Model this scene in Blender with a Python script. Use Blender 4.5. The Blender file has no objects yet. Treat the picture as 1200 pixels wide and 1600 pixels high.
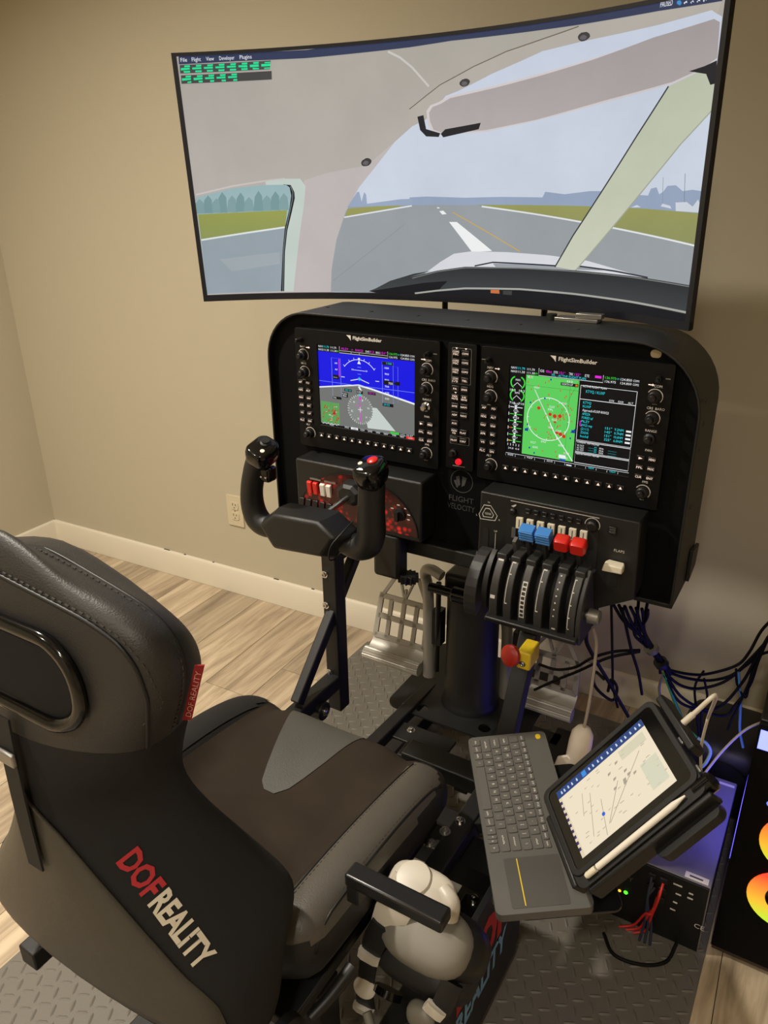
import bpy, bmesh, math, random
import numpy as np
from mathutils import Vector, Matrix
from mathutils.geometry import tessellate_polygon
random.seed(7)
S = bpy.context.scene
COL = S.collection
PI = math.pi

# ------------------------------------------------------------------ camera
cd = bpy.data.cameras.new('camera')
cam = bpy.data.objects.new('camera', cd)
COL.objects.link(cam)
cd.sensor_fit = 'VERTICAL'
cd.sensor_height = 24.0
cd.lens = 24.0 * 1202 / 1600
cd.clip_start = 0.02
CAM = Vector((0.8673, -1.1859, 1.3843))
_r = Vector((0.8561, 0.5167, -0.0132)).normalized()
_f = Vector((-0.4793, 0.7840, -0.3945)).normalized()
_u = _r.cross(_f).normalized()
_r = _f.cross(_u).normalized()
cam.matrix_world = Matrix(((_r.x, _u.x, -_f.x, CAM.x), (_r.y, _u.y, -_f.y, CAM.y), (_r.z, _u.z, -_f.z, CAM.z), (0, 0, 0, 1)))
S.camera = cam

# ------------------------------------------------------------------ world, exposure
w = bpy.data.worlds.new('world'); S.world = w; w.use_nodes = True
w.node_tree.nodes['Background'].inputs[0].default_value = (1.0, 0.85, 0.65, 1)
w.node_tree.nodes['Background'].inputs[1].default_value = 0.02
S.view_settings.view_transform = 'Standard'
S.view_settings.look = 'None'
S.view_settings.exposure = 0.0
S.view_settings.gamma = 1.0
S.view_settings.use_curve_mapping = False

# recessed ceiling lights (their trims are built with the ceiling below)
CEIL = 2.44
DOWNLIGHTS = [(-0.70, -0.7, 40), (0.95, -1.9, 14), (-0.70, -2.4, 20), (0.95, -2.7, 12)]
for (lx, ly, pw) in DOWNLIGHTS:
    ld = bpy.data.lights.new('downlight', 'AREA')
    ld.shape = 'DISK'; ld.size = 0.13; ld.energy = pw; ld.color = (1.0, 0.915, 0.785); ld.spread = math.radians(146)
    lo = bpy.data.objects.new('downlight_lamp', ld); COL.objects.link(lo)
    lo.location = (lx, ly, CEIL - 0.012)

# ------------------------------------------------------------------ materials
def srgb(c):
    return tuple(((v / 255) / 12.92 if v / 255 <= 0.04045 else ((v / 255 + 0.055) / 1.055) ** 2.4) for v in c)
MATS = {}
def mat(name, col, rough=0.5, metal=0.0, spec=0.5, bump=None, var=None, emit=None, coat=0.0, trans=0.0):
    """procedural principled material; bump=(scale, strength), var=(scale, amount)"""
    if name in MATS: return MATS[name]
    m = bpy.data.materials.new(name); m.use_nodes = True
    nt = m.node_tree; b = nt.nodes['Principled BSDF']
    c = srgb(col)
    b.inputs['Base Color'].default_value = (*c, 1)
    b.inputs['Roughness'].default_value = rough
    b.inputs['Metallic'].default_value = metal
    b.inputs['Specular IOR Level'].default_value = spec
    b.inputs['Coat Weight'].default_value = coat
    b.inputs['Transmission Weight'].default_value = trans
    tc = nt.nodes.new('ShaderNodeTexCoord')
    if var:
        n = nt.nodes.new('ShaderNodeTexNoise'); n.inputs['Scale'].default_value = var[0]; n.inputs['Detail'].default_value = 4
        mx = nt.nodes.new('ShaderNodeMix'); mx.data_type = 'RGBA'
        mx.inputs['A'].default_value = (*[v * (1 - var[1]) for v in c], 1)
        mx.inputs['B'].default_value = (*[min(1, v * (1 + var[1])) for v in c], 1)
        nt.links.new(tc.outputs['Object'], n.inputs['Vector']); nt.links.new(n.outputs['Fac'], mx.inputs['Factor'])
        nt.links.new(mx.outputs['Result'], b.inputs['Base Color'])
    if bump:
        n2 = nt.nodes.new('ShaderNodeTexNoise'); n2.inputs['Scale'].default_value = bump[0]; n2.inputs['Detail'].default_value = 3
        bp = nt.nodes.new('ShaderNodeBump'); bp.inputs['Strength'].default_value = bump[1]; bp.inputs['Distance'].default_value = 0.002
        nt.links.new(tc.outputs['Object'], n2.inputs['Vector']); nt.links.new(n2.outputs['Fac'], bp.inputs['Height'])
        nt.links.new(bp.outputs['Normal'], b.inputs['Normal'])
    if emit:
        b.inputs['Emission Color'].default_value = (*srgb(emit[0]), 1); b.inputs['Emission Strength'].default_value = emit[1]
    MATS[name] = m
    return m
def screen_mat(name, strength=1.0, mott=(9.0, 0.0)):
    m = bpy.data.materials.new(name); m.use_nodes = True; nt = m.node_tree; b = nt.nodes['Principled BSDF']
    b.inputs['Base Color'].default_value = (0.004, 0.004, 0.005, 1); b.inputs['Roughness'].default_value = 0.5
    b.inputs['Specular IOR Level'].default_value = 0.2
    a = nt.nodes.new('ShaderNodeAttribute'); a.attribute_name = 'Col'
    # faint mottling of the picture itself (cloud, cloth and tarmac texture)
    tc = nt.nodes.new('ShaderNodeTexCoord'); n1 = nt.nodes.new('ShaderNodeTexNoise'); n1.inputs['Scale'].default_value = mott[0]; n1.inputs['Detail'].default_value = 8; n1.inputs['Roughness'].default_value = 0.6
    nt.links.new(tc.outputs['Object'], n1.inputs['Vector'])
    mr = nt.nodes.new('ShaderNodeMapRange'); mr.inputs['From Min'].default_value = 0.3; mr.inputs['From Max'].default_value = 0.7; mr.inputs['To Min'].default_value = 1 - mott[1]; mr.inputs['To Max'].default_value = 1 + mott[1] * .5
    nt.links.new(n1.outputs['Fac'], mr.inputs['Value'])
    vm = nt.nodes.new('ShaderNodeVectorMath'); vm.operation = 'SCALE'; nt.links.new(a.outputs['Color'], vm.inputs[0]); nt.links.new(mr.outputs[0], vm.inputs['Scale'])
    nt.links.new(vm.outputs[0], b.inputs['Emission Color']); b.inputs['Emission Strength'].default_value = strength
    return m

BLACK = mat('black_plastic', (13, 13, 14), 0.45, bump=(900, 0.12))
MATTE = mat('matte_black_panel', (6, 6, 7), 0.7, spec=0.12, bump=(1200, 0.25))
POWDER = mat('powder_coated_black', (15, 15, 16), 0.5, bump=(1500, 0.2))
GLOSS = mat('gloss_black', (10, 10, 11), 0.12)
RUBBER = mat('black_rubber', (16, 16, 17), 0.6)
GREYP = mat('grey_plastic', (62, 62, 62), 0.5, bump=(800, 0.1))
DARKG = mat('dark_grey_plastic', (38, 38, 38), 0.5, bump=(800, 0.1))
WHITEP = mat('white_plastic', (226, 220, 208), 0.4)
CREAM = mat('cream_plastic', (222, 214, 192), 0.45)
CHROME = mat('chrome', (205, 205, 205), 0.15, metal=1.0)
STEEL = mat('brushed_steel', (150, 148, 144), 0.35, metal=0.8, var=(40, 0.1))
ALU = mat('silver_grey_aluminium', (168, 164, 156), 0.42, metal=0.35, bump=(300, 0.05))
INK = mat('white_print', (225, 222, 216), 0.6)
BACKLIT = mat('backlit_legend', (230, 215, 205), 0.6, emit=((235, 205, 190), 0.75))
REDP = mat('red_plastic', (205, 36, 28), 0.35)
BLUEP = mat('blue_plastic', (62, 128, 205), 0.4)
YELP = mat('yellow_plastic', (222, 190, 40), 0.45)

# ------------------------------------------------------------------ mesh helpers
class MB:
    """collects simple shapes in world metres; becomes ONE mesh"""
    def __init__(s): s.v = []; s.f = []
    def add(s, vs, fs):
        o = len(s.v); s.v += [tuple(v) for v in vs]; s.f += [tuple(i + o for i in f) for f in fs]; return s
    def box(s, x0, x1, y0, y1, z0, z1, M=None):
        vs = [Vector((x, y, z)) for z in (z0, z1) for y in (y0, y1) for x in (x0, x1)]
        if M: vs = [M @ v for v in vs]
        return s.add(vs, [(0, 2, 3, 1), (4, 5, 7, 6), (0, 1, 5, 4), (2, 6, 7, 3), (0, 4, 6, 2), (1, 3, 7, 5)])
    def bar(s, p0, p1, wx, wy, up=(0, 0, 1)):
        """rectangular bar from p0 to p1, wx wide sideways, wy along up"""
        p0, p1 = Vector(p0), Vector(p1); d = (p1 - p0).normalized(); u = Vector(up)
        sd = d.cross(u)
        if sd.length < 1e-4: sd = d.cross(Vector((0, 1, 0)))
        sd.normalize(); u = sd.cross(d).normalized()
        vs = [p + sd * a * wx / 2 + u * b * wy / 2 for p in (p0, p1) for a, b in ((-1, -1), (1, -1), (1, 1), (-1, 1))]
        return s.add(vs, [(3, 2, 1, 0), (4, 5, 6, 7), (0, 1, 5, 4), (1, 2, 6, 5), (2, 3, 7, 6), (3, 0, 4, 7)])
    def cyl(s, p0, p1, r0, r1=None, n=20, caps=True):
        r1 = r0 if r1 is None else r1
        p0, p1 = Vector(p0), Vector(p1); d = (p1 - p0).normalized()
        a = d.orthogonal().normalized(); b = d.cross(a)
        vs = [p + (a * math.cos(2 * PI * i / n) + b * math.sin(2 * PI * i / n)) * r for p, r in ((p0, r0), (p1, r1)) for i in range(n)]
        fs = [(i, (i + 1) % n, n + (i + 1) % n, n + i) for i in range(n)]
        if caps: fs += [tuple(range(n - 1, -1, -1)), tuple(range(n, 2 * n))]
        return s.add(vs, fs)
    def lathe(s, p, d, prof, n=24):
        """prof: list of (distance along d, radius)"""
        p, d = Vector(p), Vector(d).normalized(); a = d.orthogonal().normalized(); b = d.cross(a)
        vs = [p + d * t + (a * math.cos(2 * PI * i / n) + b * math.sin(2 * PI * i / n)) * r for t, r in prof for i in range(n)]
        fs = [(k * n + i, k * n + (i + 1) % n, (k + 1) * n + (i + 1) % n, (k + 1) * n + i) for k in range(len(prof) - 1) for i in range(n)]
        fs += [tuple(range(n - 1, -1, -1)), tuple(range((len(prof) - 1) * n, len(prof) * n))]
        return s.add(vs, fs)
    def tube(s, pts, r, n=8, sub=6):
        """smooth round tube through pts; r a number or one radius per point"""
        pts = [Vector(p) for p in pts]
        rs = list(r) if isinstance(r, (list, tuple)) else [r] * len(pts)
        P, R = [], []
        if sub > 1 and len(pts) > 2:
            e = [pts[0] * 2 - pts[1]] + pts + [pts[-1] * 2 - pts[-2]]
            for i in range(1, len(e) - 2):
                for k in range(sub):
                    t = k / sub; a, b, c, d = e[i - 1:i + 3]
                    P.append(0.5 * ((2 * b) + (c - a) * t + (2 * a - 5 * b + 4 * c - d) * t * t + (3 * b - a - 3 * c + d) * t ** 3))
                    R.append(rs[i - 1] * (1 - t) + rs[i] * t)
            P.append(pts[-1]); R.append(rs[-1])
        else: P, R = pts, rs
        vs, fs = [], []; nrm = None
        for i, p in enumerate(P):
            d = (P[min(i + 1, len(P) - 1)] - P[max(i - 1, 0)])
            d = d.normalized() if d.length > 1e-9 else Vector((0, 0, 1))
            if nrm is None: nrm = d.orthogonal().normalized()
            nrm = nrm - d * nrm.dot(d)
            nrm = nrm.normalized() if nrm.length > 1e-6 else d.orthogonal().normalized()
            b = d.cross(nrm)
            vs += [p + (nrm * math.cos(2 * PI * k / n) + b * math.sin(2 * PI * k / n)) * R[i] for k in range(n)]
        for i in range(len(P) - 1): fs += [(i * n + k, i * n + (k + 1) % n, (i + 1) * n + (k + 1) % n, (i + 1) * n + k) for k in range(n)]
        fs += [tuple(range(n - 1, -1, -1)), tuple(range((len(P) - 1) * n, len(P) * n))]
        return s.add(vs, fs)
    def prism(s, poly, M, d):
        """2-D polygon in the xy plane of M, extruded d along M's z"""
        n = len(poly)
        vs = [M @ Vector((x, y, 0)) for x, y in poly] + [M @ Vector((x, y, d)) for x, y in poly]
        tri = tessellate_polygon([[Vector((x, y, 0)) for x, y in poly]])
        fs = [(i, (i + 1) % n, n + (i + 1) % n, n + i) for i in range(n)]
        s.add(vs, fs + [tuple(reversed(t)) for t in tri] + [tuple(i + n for i in t) for t in tri]); return s
    def ring(s, outer, inner, M, d):
        """frame: outer and inner loops with the same number of points, extruded d"""
        n = len(outer)
        vs = [M @ Vector((x, y, z)) for z in (0, d) for lp in (outer, inner) for x, y in lp]
        fs = []
        for i in range(n):
            j = (i + 1) % n
            fs += [(i, j, 2 * n + j, 2 * n + i), (n + j, n + i, 3 * n + i, 3 * n + j), (2 * n + i, 2 * n + j, 3 * n + j, 3 * n + i), (j, i, n + i, n + j)]
        return s.add(vs, fs)
    def loft(s, rings, cap=True, closed=True):
        n = len(rings[0]); vs = [v for r in rings for v in r]
        m = n if closed else n - 1
        fs = [(k * n + i, k * n + (i + 1) % n, (k + 1) * n + (i + 1) % n, (k + 1) * n + i) for k in range(len(rings) - 1) for i in range(m)]
        if cap: fs += [tuple(range(n - 1, -1, -1)), tuple(range((len(rings) - 1) * n, len(rings) * n))]
        return s.add(vs, fs)
    def text(s, st, M, size, width=None, d=0.0004, align='LEFT', vcen=False, bold=0.0):
        vs, fs = glyphs(st, bold)
        if not vs: return s
        xs = [v[0] for v in vs]; ys = [v[1] for v in vs]; wd = max(xs) - min(xs)
        k = size / 0.7; kx = k if not width else width / max(wd, 1e-6)
        ox = {'LEFT': 0, 'CENTER': (min(xs) + max(xs)) / 2, 'RIGHT': max(xs)}[align]
        oy = (min(ys) + max(ys)) / 2 if vcen else 0
        return s.add([M @ Vector(((v[0] - ox) * kx, (v[1] - oy) * k, d)) for v in vs], fs)
_gl = {}
def glyphs(st, bold=0.0):
    key = (st, bold)
    if key not in _gl:
        cu = bpy.data.curves.new('glyphs', 'FONT'); cu.body = st; cu.resolution_u = 2; cu.offset = bold
        ob = bpy.data.objects.new('glyphs', cu)
        me = bpy.data.meshes.new_from_object(ob)
        _gl[key] = ([(v.co.x, v.co.y) for v in me.vertices], [tuple(p.vertices) for p in me.polygons])
        bpy.data.objects.remove(ob); bpy.data.curves.remove(cu); bpy.data.meshes.remove(me)
    return _gl[key]
def wloc(o):
    l = Vector((0, 0, 0))
    while o is not None: l = l + Vector(o.location); o = o.parent
    return l
def obj(name, mb, m, parent=None, bevel=0.0, smooth=35, segs=2, subsurf=0, origin=None, label=None):
    me = bpy.data.meshes.new(name)
    base = wloc(parent) if parent else Vector((0, 0, 0))
    off = Vector(origin) - base if origin is not None else Vector((0, 0, 0))
    sh = base + off
    me.from_pydata([(v[0] - sh.x, v[1] - sh.y, v[2] - sh.z) for v in mb.v], [], mb.f)
    bm = bmesh.new(); bm.from_mesh(me)
    bmesh.ops.recalc_face_normals(bm, faces=bm.faces); bm.to_mesh(me); bm.free()
    for p in me.polygons: p.use_smooth = True
    if smooth < 180: me.set_sharp_from_angle(angle=math.radians(smooth))
    me.materials.append(m)
    o = bpy.data.objects.new(name, me); COL.objects.link(o)
    o.location = off
    if parent: o.parent = parent
    if bevel:
        b = o.modifiers.new('bevel', 'BEVEL'); b.width = bevel; b.segments = segs; b.limit_method = 'ANGLE'; b.angle_limit = math.radians(40); b.harden_normals = False
    if subsurf:
        sb = o.modifiers.new('subsurf', 'SUBSURF'); sb.levels = subsurf; sb.render_levels = subsurf
    if label: o['label'] = label
    return o
def tag(o, label, cat, group=None):
    o['label'] = label; o['category'] = cat
    if group: o['group'] = group
    return o
def thing(name, label, cat, loc, group=None):
    o = bpy.data.objects.new(name, None); COL.objects.link(o); o.location = loc; o.empty_display_size = 0.05
    return tag(o, label, cat, group)
def struct(o): o['kind'] = 'structure'; return o
def copies(o, spots, parent):
    """share-mesh copies of a part at world spots (relative to its own origin)"""
    base = wloc(parent); r = []
    for sp in spots:
        c = o.copy(); COL.objects.link(c); c.parent = parent; c.location = Vector(sp) - base; r.append(c)
    return r
def rrect(x0, x1, y0, y1, r, n=5):
    if not isinstance(r, (list, tuple)): r = [r] * 4
    pts = []
    for (cx, cy, a0, k) in ((x1 - r[0], y1 - r[0], 0, 0), (x0 + r[1], y1 - r[1], 90, 1), (x0 + r[2], y0 + r[2], 180, 2), (x1 - r[3], y0 + r[3], 270, 3)):
        for i in range(n + 1):
            a = math.radians(a0 + 90 * i / n); pts.append((cx + r[k] * math.cos(a), cy + r[k] * math.sin(a)))
    return pts
def frame(o, x, y):
    """matrix with origin o, x axis, y axis (made orthonormal)"""
    o, x, y = Vector(o), Vector(x).normalized(), Vector(y); z = x.cross(y).normalized(); y = z.cross(x)
    return Matrix(((x.x, y.x, z.x, o.x), (x.y, y.y, z.y, o.y), (x.z, y.z, z.z, o.z), (0, 0, 0, 1)))
def art_obj(name, art, place, parent, m, clip, step=0, lay=0.00006):
    """flat vector picture: polygons, lines and text with a colour each, laid on a screen by place(x, y, height)"""
    bm = bmesh.new(); cl = bm.loops.layers.float_color.new('Col'); hl = bm.verts.layers.float.new('h')
    def poly(pts, layer, c, tris=None):
        if len(pts) < 3: return
        vs = [bm.verts.new((x, y, 0)) for x, y in pts]
        for v in vs: v[hl] = layer
        for t in (tris if tris is not None else tessellate_polygon([[Vector((x, y, 0)) for x, y in pts]])):
            if len(set(t)) < 3: continue
            try: f = bm.faces.new([vs[i] for i in t])
            except ValueError: continue
            for l in f.loops:
                if isinstance(c[0], tuple):
                    yy = [p[1] for p in pts]; k = (l.vert.co.y - min(yy)) / max(1e-6, max(yy) - min(yy))
                    cc = tuple(c[1][i] * (1 - k) + c[0][i] * k for i in range(3))
                else: cc = c
                l[cl] = (*srgb(cc), 1)
    for a in art:
        if a[0] == 'p': poly(a[3], a[1], a[2])
        elif a[0] == 'l':
            pts = [Vector(p) for p in a[4]]; hw = a[3] / 2
            L, R = [], []
            for i, p in enumerate(pts):
                d = pts[min(i + 1, len(pts) - 1)] - pts[max(i - 1, 0)]
                if (pts[0] - pts[-1]).length < 1e-6 and i in (0, len(pts) - 1): d = pts[1] - pts[-2]
                d = d.normalized() if d.length else Vector((1, 0)); nn = Vector((-d.y, d.x)) * hw
                L.append(p + nn); R.append(p - nn)
            q = [(p.x, p.y) for p in L] + [(p.x, p.y) for p in reversed(R)]; n = len(L)
            tr = []
            for i in range(n - 1): tr += [(i, i + 1, 2 * n - 2 - i), (i, 2 * n - 2 - i, 2 * n - 1 - i)]
            poly(q, a[1], a[2], tr)
        else:
            vs, fs = glyphs(a[5])
            if not vs: continue
            xs = [v[0] for v in vs]; k = a[3] / 0.7; kx = a[6] / (max(xs) - min(xs)) if a[6] else k
            poly([(a[4][0] + (v[0] - min(xs)) * kx, a[4][1] + v[1] * k) for v in vs], a[1], a[2], fs)
    x0, x1, y0, y1 = clip
    for co, no in (((x0, 0, 0), (-1, 0, 0)), ((x1, 0, 0), (1, 0, 0)), ((0, y0, 0), (0, -1, 0)), ((0, y1, 0), (0, 1, 0))):
        bmesh.ops.bisect_plane(bm, geom=bm.verts[:] + bm.edges[:] + bm.faces[:], plane_co=co, plane_no=no, clear_outer=True)
    if step:
        x = x0 + step
        while x < x1:
            bmesh.ops.bisect_plane(bm, geom=bm.verts[:] + bm.edges[:] + bm.faces[:], plane_co=(x, 0, 0), plane_no=(1, 0, 0)); x += step
    base = wloc(parent)
    for f in bm.faces:
        if f.normal.z < 0: f.normal_flip()
    for v in bm.verts: v.co = place(v.co.x, v.co.y, v[hl] * lay) - base
    me = bpy.data.meshes.new(name); bm.to_mesh(me); bm.free(); me.materials.append(m)
    o = bpy.data.objects.new(name, me); COL.objects.link(o); o.parent = parent
    return o

# ================================================================== THE ROOM
P0 = Vector((-1.867, 0.627, 0.0))                 # back-left corner on the floor
EX = Vector((0.99926, 0.0384, 0)); EY = Vector((0.0384, -0.99926, 0))   # along the back wall, into the room
RM = frame(P0, EX, EY)
RM = Matrix(((EX.x, EY.x, 0, P0.x), (EX.y, EY.y, 0, P0.y), (0, 0, 1, 0), (0, 0, 0, 1)))
RW, RL = 4.3, 4.0
def wall_mat():
    m = mat('tan_wall_paint', (188, 180, 158), 0.75, bump=(260, 0.12), var=(1.5, 0.02)); return m
WALLM = wall_mat()
TRIM = mat('cream_trim_paint', (222, 214, 196), 0.4, bump=(60, 0.04))
CEILM = mat('ceiling_white', (225, 220, 208), 0.85, bump=(200, 0.2))
struct(obj('wall_back', MB().box(-0.1, RW + 0.1, -0.1, 0, 0, CEIL, RM), WALLM))
struct(obj('wall_left', MB().box(-0.1, 0, 0, RL, 0, CEIL, RM), WALLM))
struct(obj('wall_right', MB().box(RW, RW + 0.1, 0, RL, 0, CEIL, RM), WALLM))
struct(obj('wall_front', MB().box(-0.1, RW + 0.1, RL, RL + 0.1, 0, CEIL, RM), WALLM))
struct(obj('ceiling', MB().box(-0.1, RW + 0.1, -0.1, RL + 0.1, CEIL, CEIL + 0.1, RM), CEILM))
def baseboard(name, M, L):
    prof = [(0, 0), (0.014, 0), (0.014, 0.085), (0.010, 0.094), (0.004, 0.0975), (0, 0.0975)]
    mb = MB().loft([[M @ Vector((x, y, z)) for y, z in prof] for x in (0, L)])
    return struct(obj(name, mb, TRIM, smooth=30))
baseboard('baseboard_back', RM, RW)
LM = RM @ Matrix(((0, 1, 0, 0), (1, 0, 0, 0), (0, 0, 1, 0), (0, 0, 0, 1)))
baseboard('baseboard_left', LM, RL)
# chips in the paint along the top of the baseboard
chip = mat('bare_chip', (62, 48, 34), 0.9)
bb = [o for o in bpy.data.objects if o.name == 'baseboard_back'][0]
for k, (u, ln) in enumerate(((0.62, 0.028), (0.72, 0.01), (1.14, 0.022), (1.3, 0.012), (0.86, 0.008))):
    obj('paint_chip', MB().box(u, u + ln, -0.0005, 0.0046, 0.0965, 0.0982, RM), chip, bb)

# floor: subfloor + planks laid along the room, each its own board
fl = struct(obj('floor', MB().box(-0.1, RW + 0.1, -0.1, RL + 0.1, -0.06, -0.0045, RM), mat('dark_joint', (52, 42, 32), 0.9)))
def plank_mat():
    m = bpy.data.materials.new('oak_plank'); m.use_nodes = True; nt = m.node_tree; b = nt.nodes['Principled BSDF']
    tc = nt.nodes.new('ShaderNodeTexCoord'); mp = nt.nodes.new('ShaderNodeMapping'); oi = nt.nodes.new('ShaderNodeObjectInfo')
    mp.inputs['Scale'].default_value = (26, 2.2, 8)
    ad = nt.nodes.new('ShaderNodeVectorMath'); ad.operation = 'ADD'
    cmb = nt.nodes.new('ShaderNodeCombineXYZ'); ml = nt.nodes.new('ShaderNodeMath'); ml.operation = 'MULTIPLY'; ml.inputs[1].default_value = 37
    nt.links.new(oi.outputs['Random'], ml.inputs[0]); nt.links.new(ml.outputs[0], cmb.inputs['X']); nt.links.new(ml.outputs[0], cmb.inputs['Y'])
    nt.links.new(tc.outputs['Object'], ad.inputs[0]); nt.links.new(cmb.outputs[0], ad.inputs[1]); nt.links.new(ad.outputs[0], mp.inputs['Vector'])
    n = nt.nodes.new('ShaderNodeTexNoise'); n.inputs['Scale'].default_value = 1.0; n.inputs['Detail'].default_value = 6; n.inputs['Roughness'].default_value = 0.65; n.inputs['Distortion'].default_value = 0.6
    nt.links.new(mp.outputs[0], n.inputs['Vector'])
    rp = nt.nodes.new('ShaderNodeValToRGB'); e = rp.color_ramp.elements
    e[0].position = 0.3; e[0].color = (*srgb((130, 112, 90)), 1); e[1].position = 0.72; e[1].color = (*srgb((208, 190, 160)), 1)
    x = rp.color_ramp.elements.new(0.5); x.color = (*srgb((174, 154, 126)), 1)
    nt.links.new(n.outputs['Fac'], rp.inputs[0])
    hs = nt.nodes.new('ShaderNodeHueSaturation'); mr = nt.nodes.new('ShaderNodeMapRange'); mr.inputs['To Min'].default_value = 0.85; mr.inputs['To Max'].default_value = 1.15
    nt.links.new(oi.outputs['Random'], mr.inputs['Value']); nt.links.new(mr.outputs[0], hs.inputs['Value']); hs.inputs['Saturation'].default_value = 0.92
    nt.links.new(rp.outputs[0], hs.inputs['Color']); nt.links.new(hs.outputs[0], b.inputs['Base Color'])
    b.inputs['Roughness'].default_value = 0.5
    bp = nt.nodes.new('ShaderNodeBump'); bp.inputs['Strength'].default_value = 0.15; bp.inputs['Distance'].default_value = 0.001
    nt.links.new(n.outputs['Fac'], bp.inputs['Height']); nt.links.new(bp.outputs[0], b.inputs['Normal'])
    return m
PLANK = plank_mat()
PW = 0.165
rng = random.Random(11)
u0 = 0.907 - 6 * PW          # a joint at x = -0.96
i = 0
while u0 + i * PW < RW:
    a, b2 = max(0.014, u0 + i * PW), min(RW, u0 + (i + 1) * PW)
    y = -rng.uniform(0.1, 1.1); i += 1
    if b2 - a < 0.01: continue
    while y < RL:
        ya, yb = max(0.014, y), min(RL, y + 1.22); y += 1.22
        if yb - ya < 0.02: continue
        c = RM @ Vector(((a + b2) / 2, (ya + yb) / 2, 0))
        o = obj('plank', MB().box(a + 0.0008, b2 - 0.0008, ya + 0.0008, yb - 0.0008, -0.0045, 0, RM), PLANK, fl, origin=c, smooth=20)
# recessed light trims
for (lx, ly, pw) in DOWNLIGHTS:
    t = thing('recessed_ceiling_light', 'round recessed ceiling light ' + {(-0.70, -0.7): 'above the floor left of the racing seat', (0.95, -1.9): 'on the right-hand side behind the seat', (-0.70, -2.4): 'toward the rear by the left wall', (0.95, -2.7): 'toward the rear on the right-hand side'}[(lx, ly)], 'ceiling light', (lx, ly, CEIL), 'recessed ceiling lights')
    obj('trim_ring', MB().ring([(0.095 * math.cos(a * PI / 16), 0.095 * math.sin(a * PI / 16)) for a in range(32)], [(0.07 * math.cos(a * PI / 16), 0.07 * math.sin(a * PI / 16)) for a in range(32)], Matrix.Translation((lx, ly, CEIL - 0.006)), 0.006), WHITEP, t)
    obj('lens', MB().cyl((lx, ly, CEIL - 0.003), (lx, ly, CEIL - 0.0005), 0.07, n=32), mat('lamp_lens', (255, 240, 215), 0.5, emit=((255, 214, 160), 6.0)), t)

# wall outlet
t = thing('wall_outlet', 'cream double wall outlet low on the tan wall', 'outlet', (RM @ Vector((0, 0, 0)))[:])
OU = 0.995; OZ = 0.331
t.location = RM @ Vector((OU, 0, OZ))
WM = RM @ Matrix(((1, 0, 0, OU), (0, 0, 1, 0), (0, 1, 0, OZ), (0, 0, 0, 1)))   # x along wall, y up, z out into the room
IV = mat('ivory_plastic', (206, 194, 166), 0.4)
obj('cover_plate', MB().prism(rrect(-0.035, 0.035, -0.057, 0.057, 0.004), WM, 0.006), IV, t, bevel=0.0025)
for s in (-1, 1):
    r = obj('socket', MB().prism(rrect(-0.017, 0.017, s * 0.0195 - 0.014, s * 0.0195 + 0.014, 0.008), WM, 0.0085), IV, t, bevel=0.001)
    for dx, hh in ((-0.006, 0.0045), (0.006, 0.0038)): obj('slot', MB().prism(rrect(dx - 0.0012, dx + 0.0012, s * 0.0195 + 0.001, s * 0.0195 + 0.001 + hh * 1.8, 0.0004, 2), WM, 0.0088), RUBBER, r)
    obj('slot', MB().prism(rrect(-0.0022, 0.0022, s * 0.0195 - 0.009, s * 0.0195 - 0.0045, 0.002, 3), WM, 0.0088), RUBBER, r)
obj('screw', MB().prism(rrect(-0.0025, 0.0025, -0.0025, 0.0025, 0.0024, 4), WM, 0.0072), STEEL, t)

# floor mat with raised tread bars
MATM = mat('grey_rubber_mat', (104, 100, 92), 0.55, bump=(500, 0.15))
t = thing('floor_mat', 'grey rubber floor mat with raised tread bars under the rig', 'mat', (0.27, -0.35, 0))
obj('sheet', MB().box(-0.305, 0.852, -1.45, 0.615, 0.0003, 0.003), MATM, t, bevel=0.001)
mb = MB(); r = 0
yy = -1.43
while yy < 0.6:
    xx = -0.29; c = 0
    while xx < 0.84:
        an = math.radians(28 if (r + c) % 2 else 118)
        M = Matrix.Translation((xx, yy, 0.003)) @ Matrix.Rotation(an, 4, 'Z')
        L, W2 = 0.0125, 0.0032
        vs = [M @ Vector(v) for v in ((-L, 0, 0), (-L * .55, -W2, 0), (L * .55, -W2, 0), (L, 0, 0), (L * .55, W2, 0), (-L * .55, W2, 0), (-L * .6, 0, .0018), (L * .6, 0, .0018))]
        mb.add(vs, [(0, 1, 6), (1, 2, 7, 6), (2, 3, 7), (3, 4, 7), (4, 5, 6, 7), (5, 0, 6)])
        xx += 0.024; c += 1
    yy += 0.024; r += 1
o = obj('tread', mb, MATM, t, smooth=20); o['kind'] = 'stuff'

# ================================================================== CURVED MONITOR
MW, MH, MK = 1.023, 0.4549, 1.0595
MC = Vector((0.151, 0.2, 1.3922))
_w = Vector((0.0354, -0.0075, 0.0503)); MROT = Matrix.Rotation(_w.length, 3, _w.normalized())
def mon(u, v, h=0.0):
    """u mm along the curve from the left, v mm from the bottom, h metres towards the viewer"""
    ang = (u / 1000 / MW - 0.5) * MW * MK
    R = 1 / MK - h
    p = Vector((R * math.sin(ang), -1 / MK + R * math.cos(ang), v / 1000 - MH / 2))
    return MROT @ p + MC
t = thing('curved_monitor', 'large curved ultrawide monitor showing a runway from an aircraft cockpit', 'monitor', mon(511, 0, -0.03)[:])
mb = MB(); N = 48
us = [1023 * i / N for i in range(N + 1)]
def mrings(u0, u1, v0, v1, h0, h1, n=N):
    return [[mon(u, v, h) for v, h in ((v0, h0), (v0, h1), (v1, h1), (v1, h0))] for u in [u0 + (u1 - u0) * i / n for i in range(n + 1)]]
obj('back_shell', MB().loft(mrings(1, 1022, 1, 454, -0.009, -0.004)), BLACK, t, smooth=30)
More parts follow.
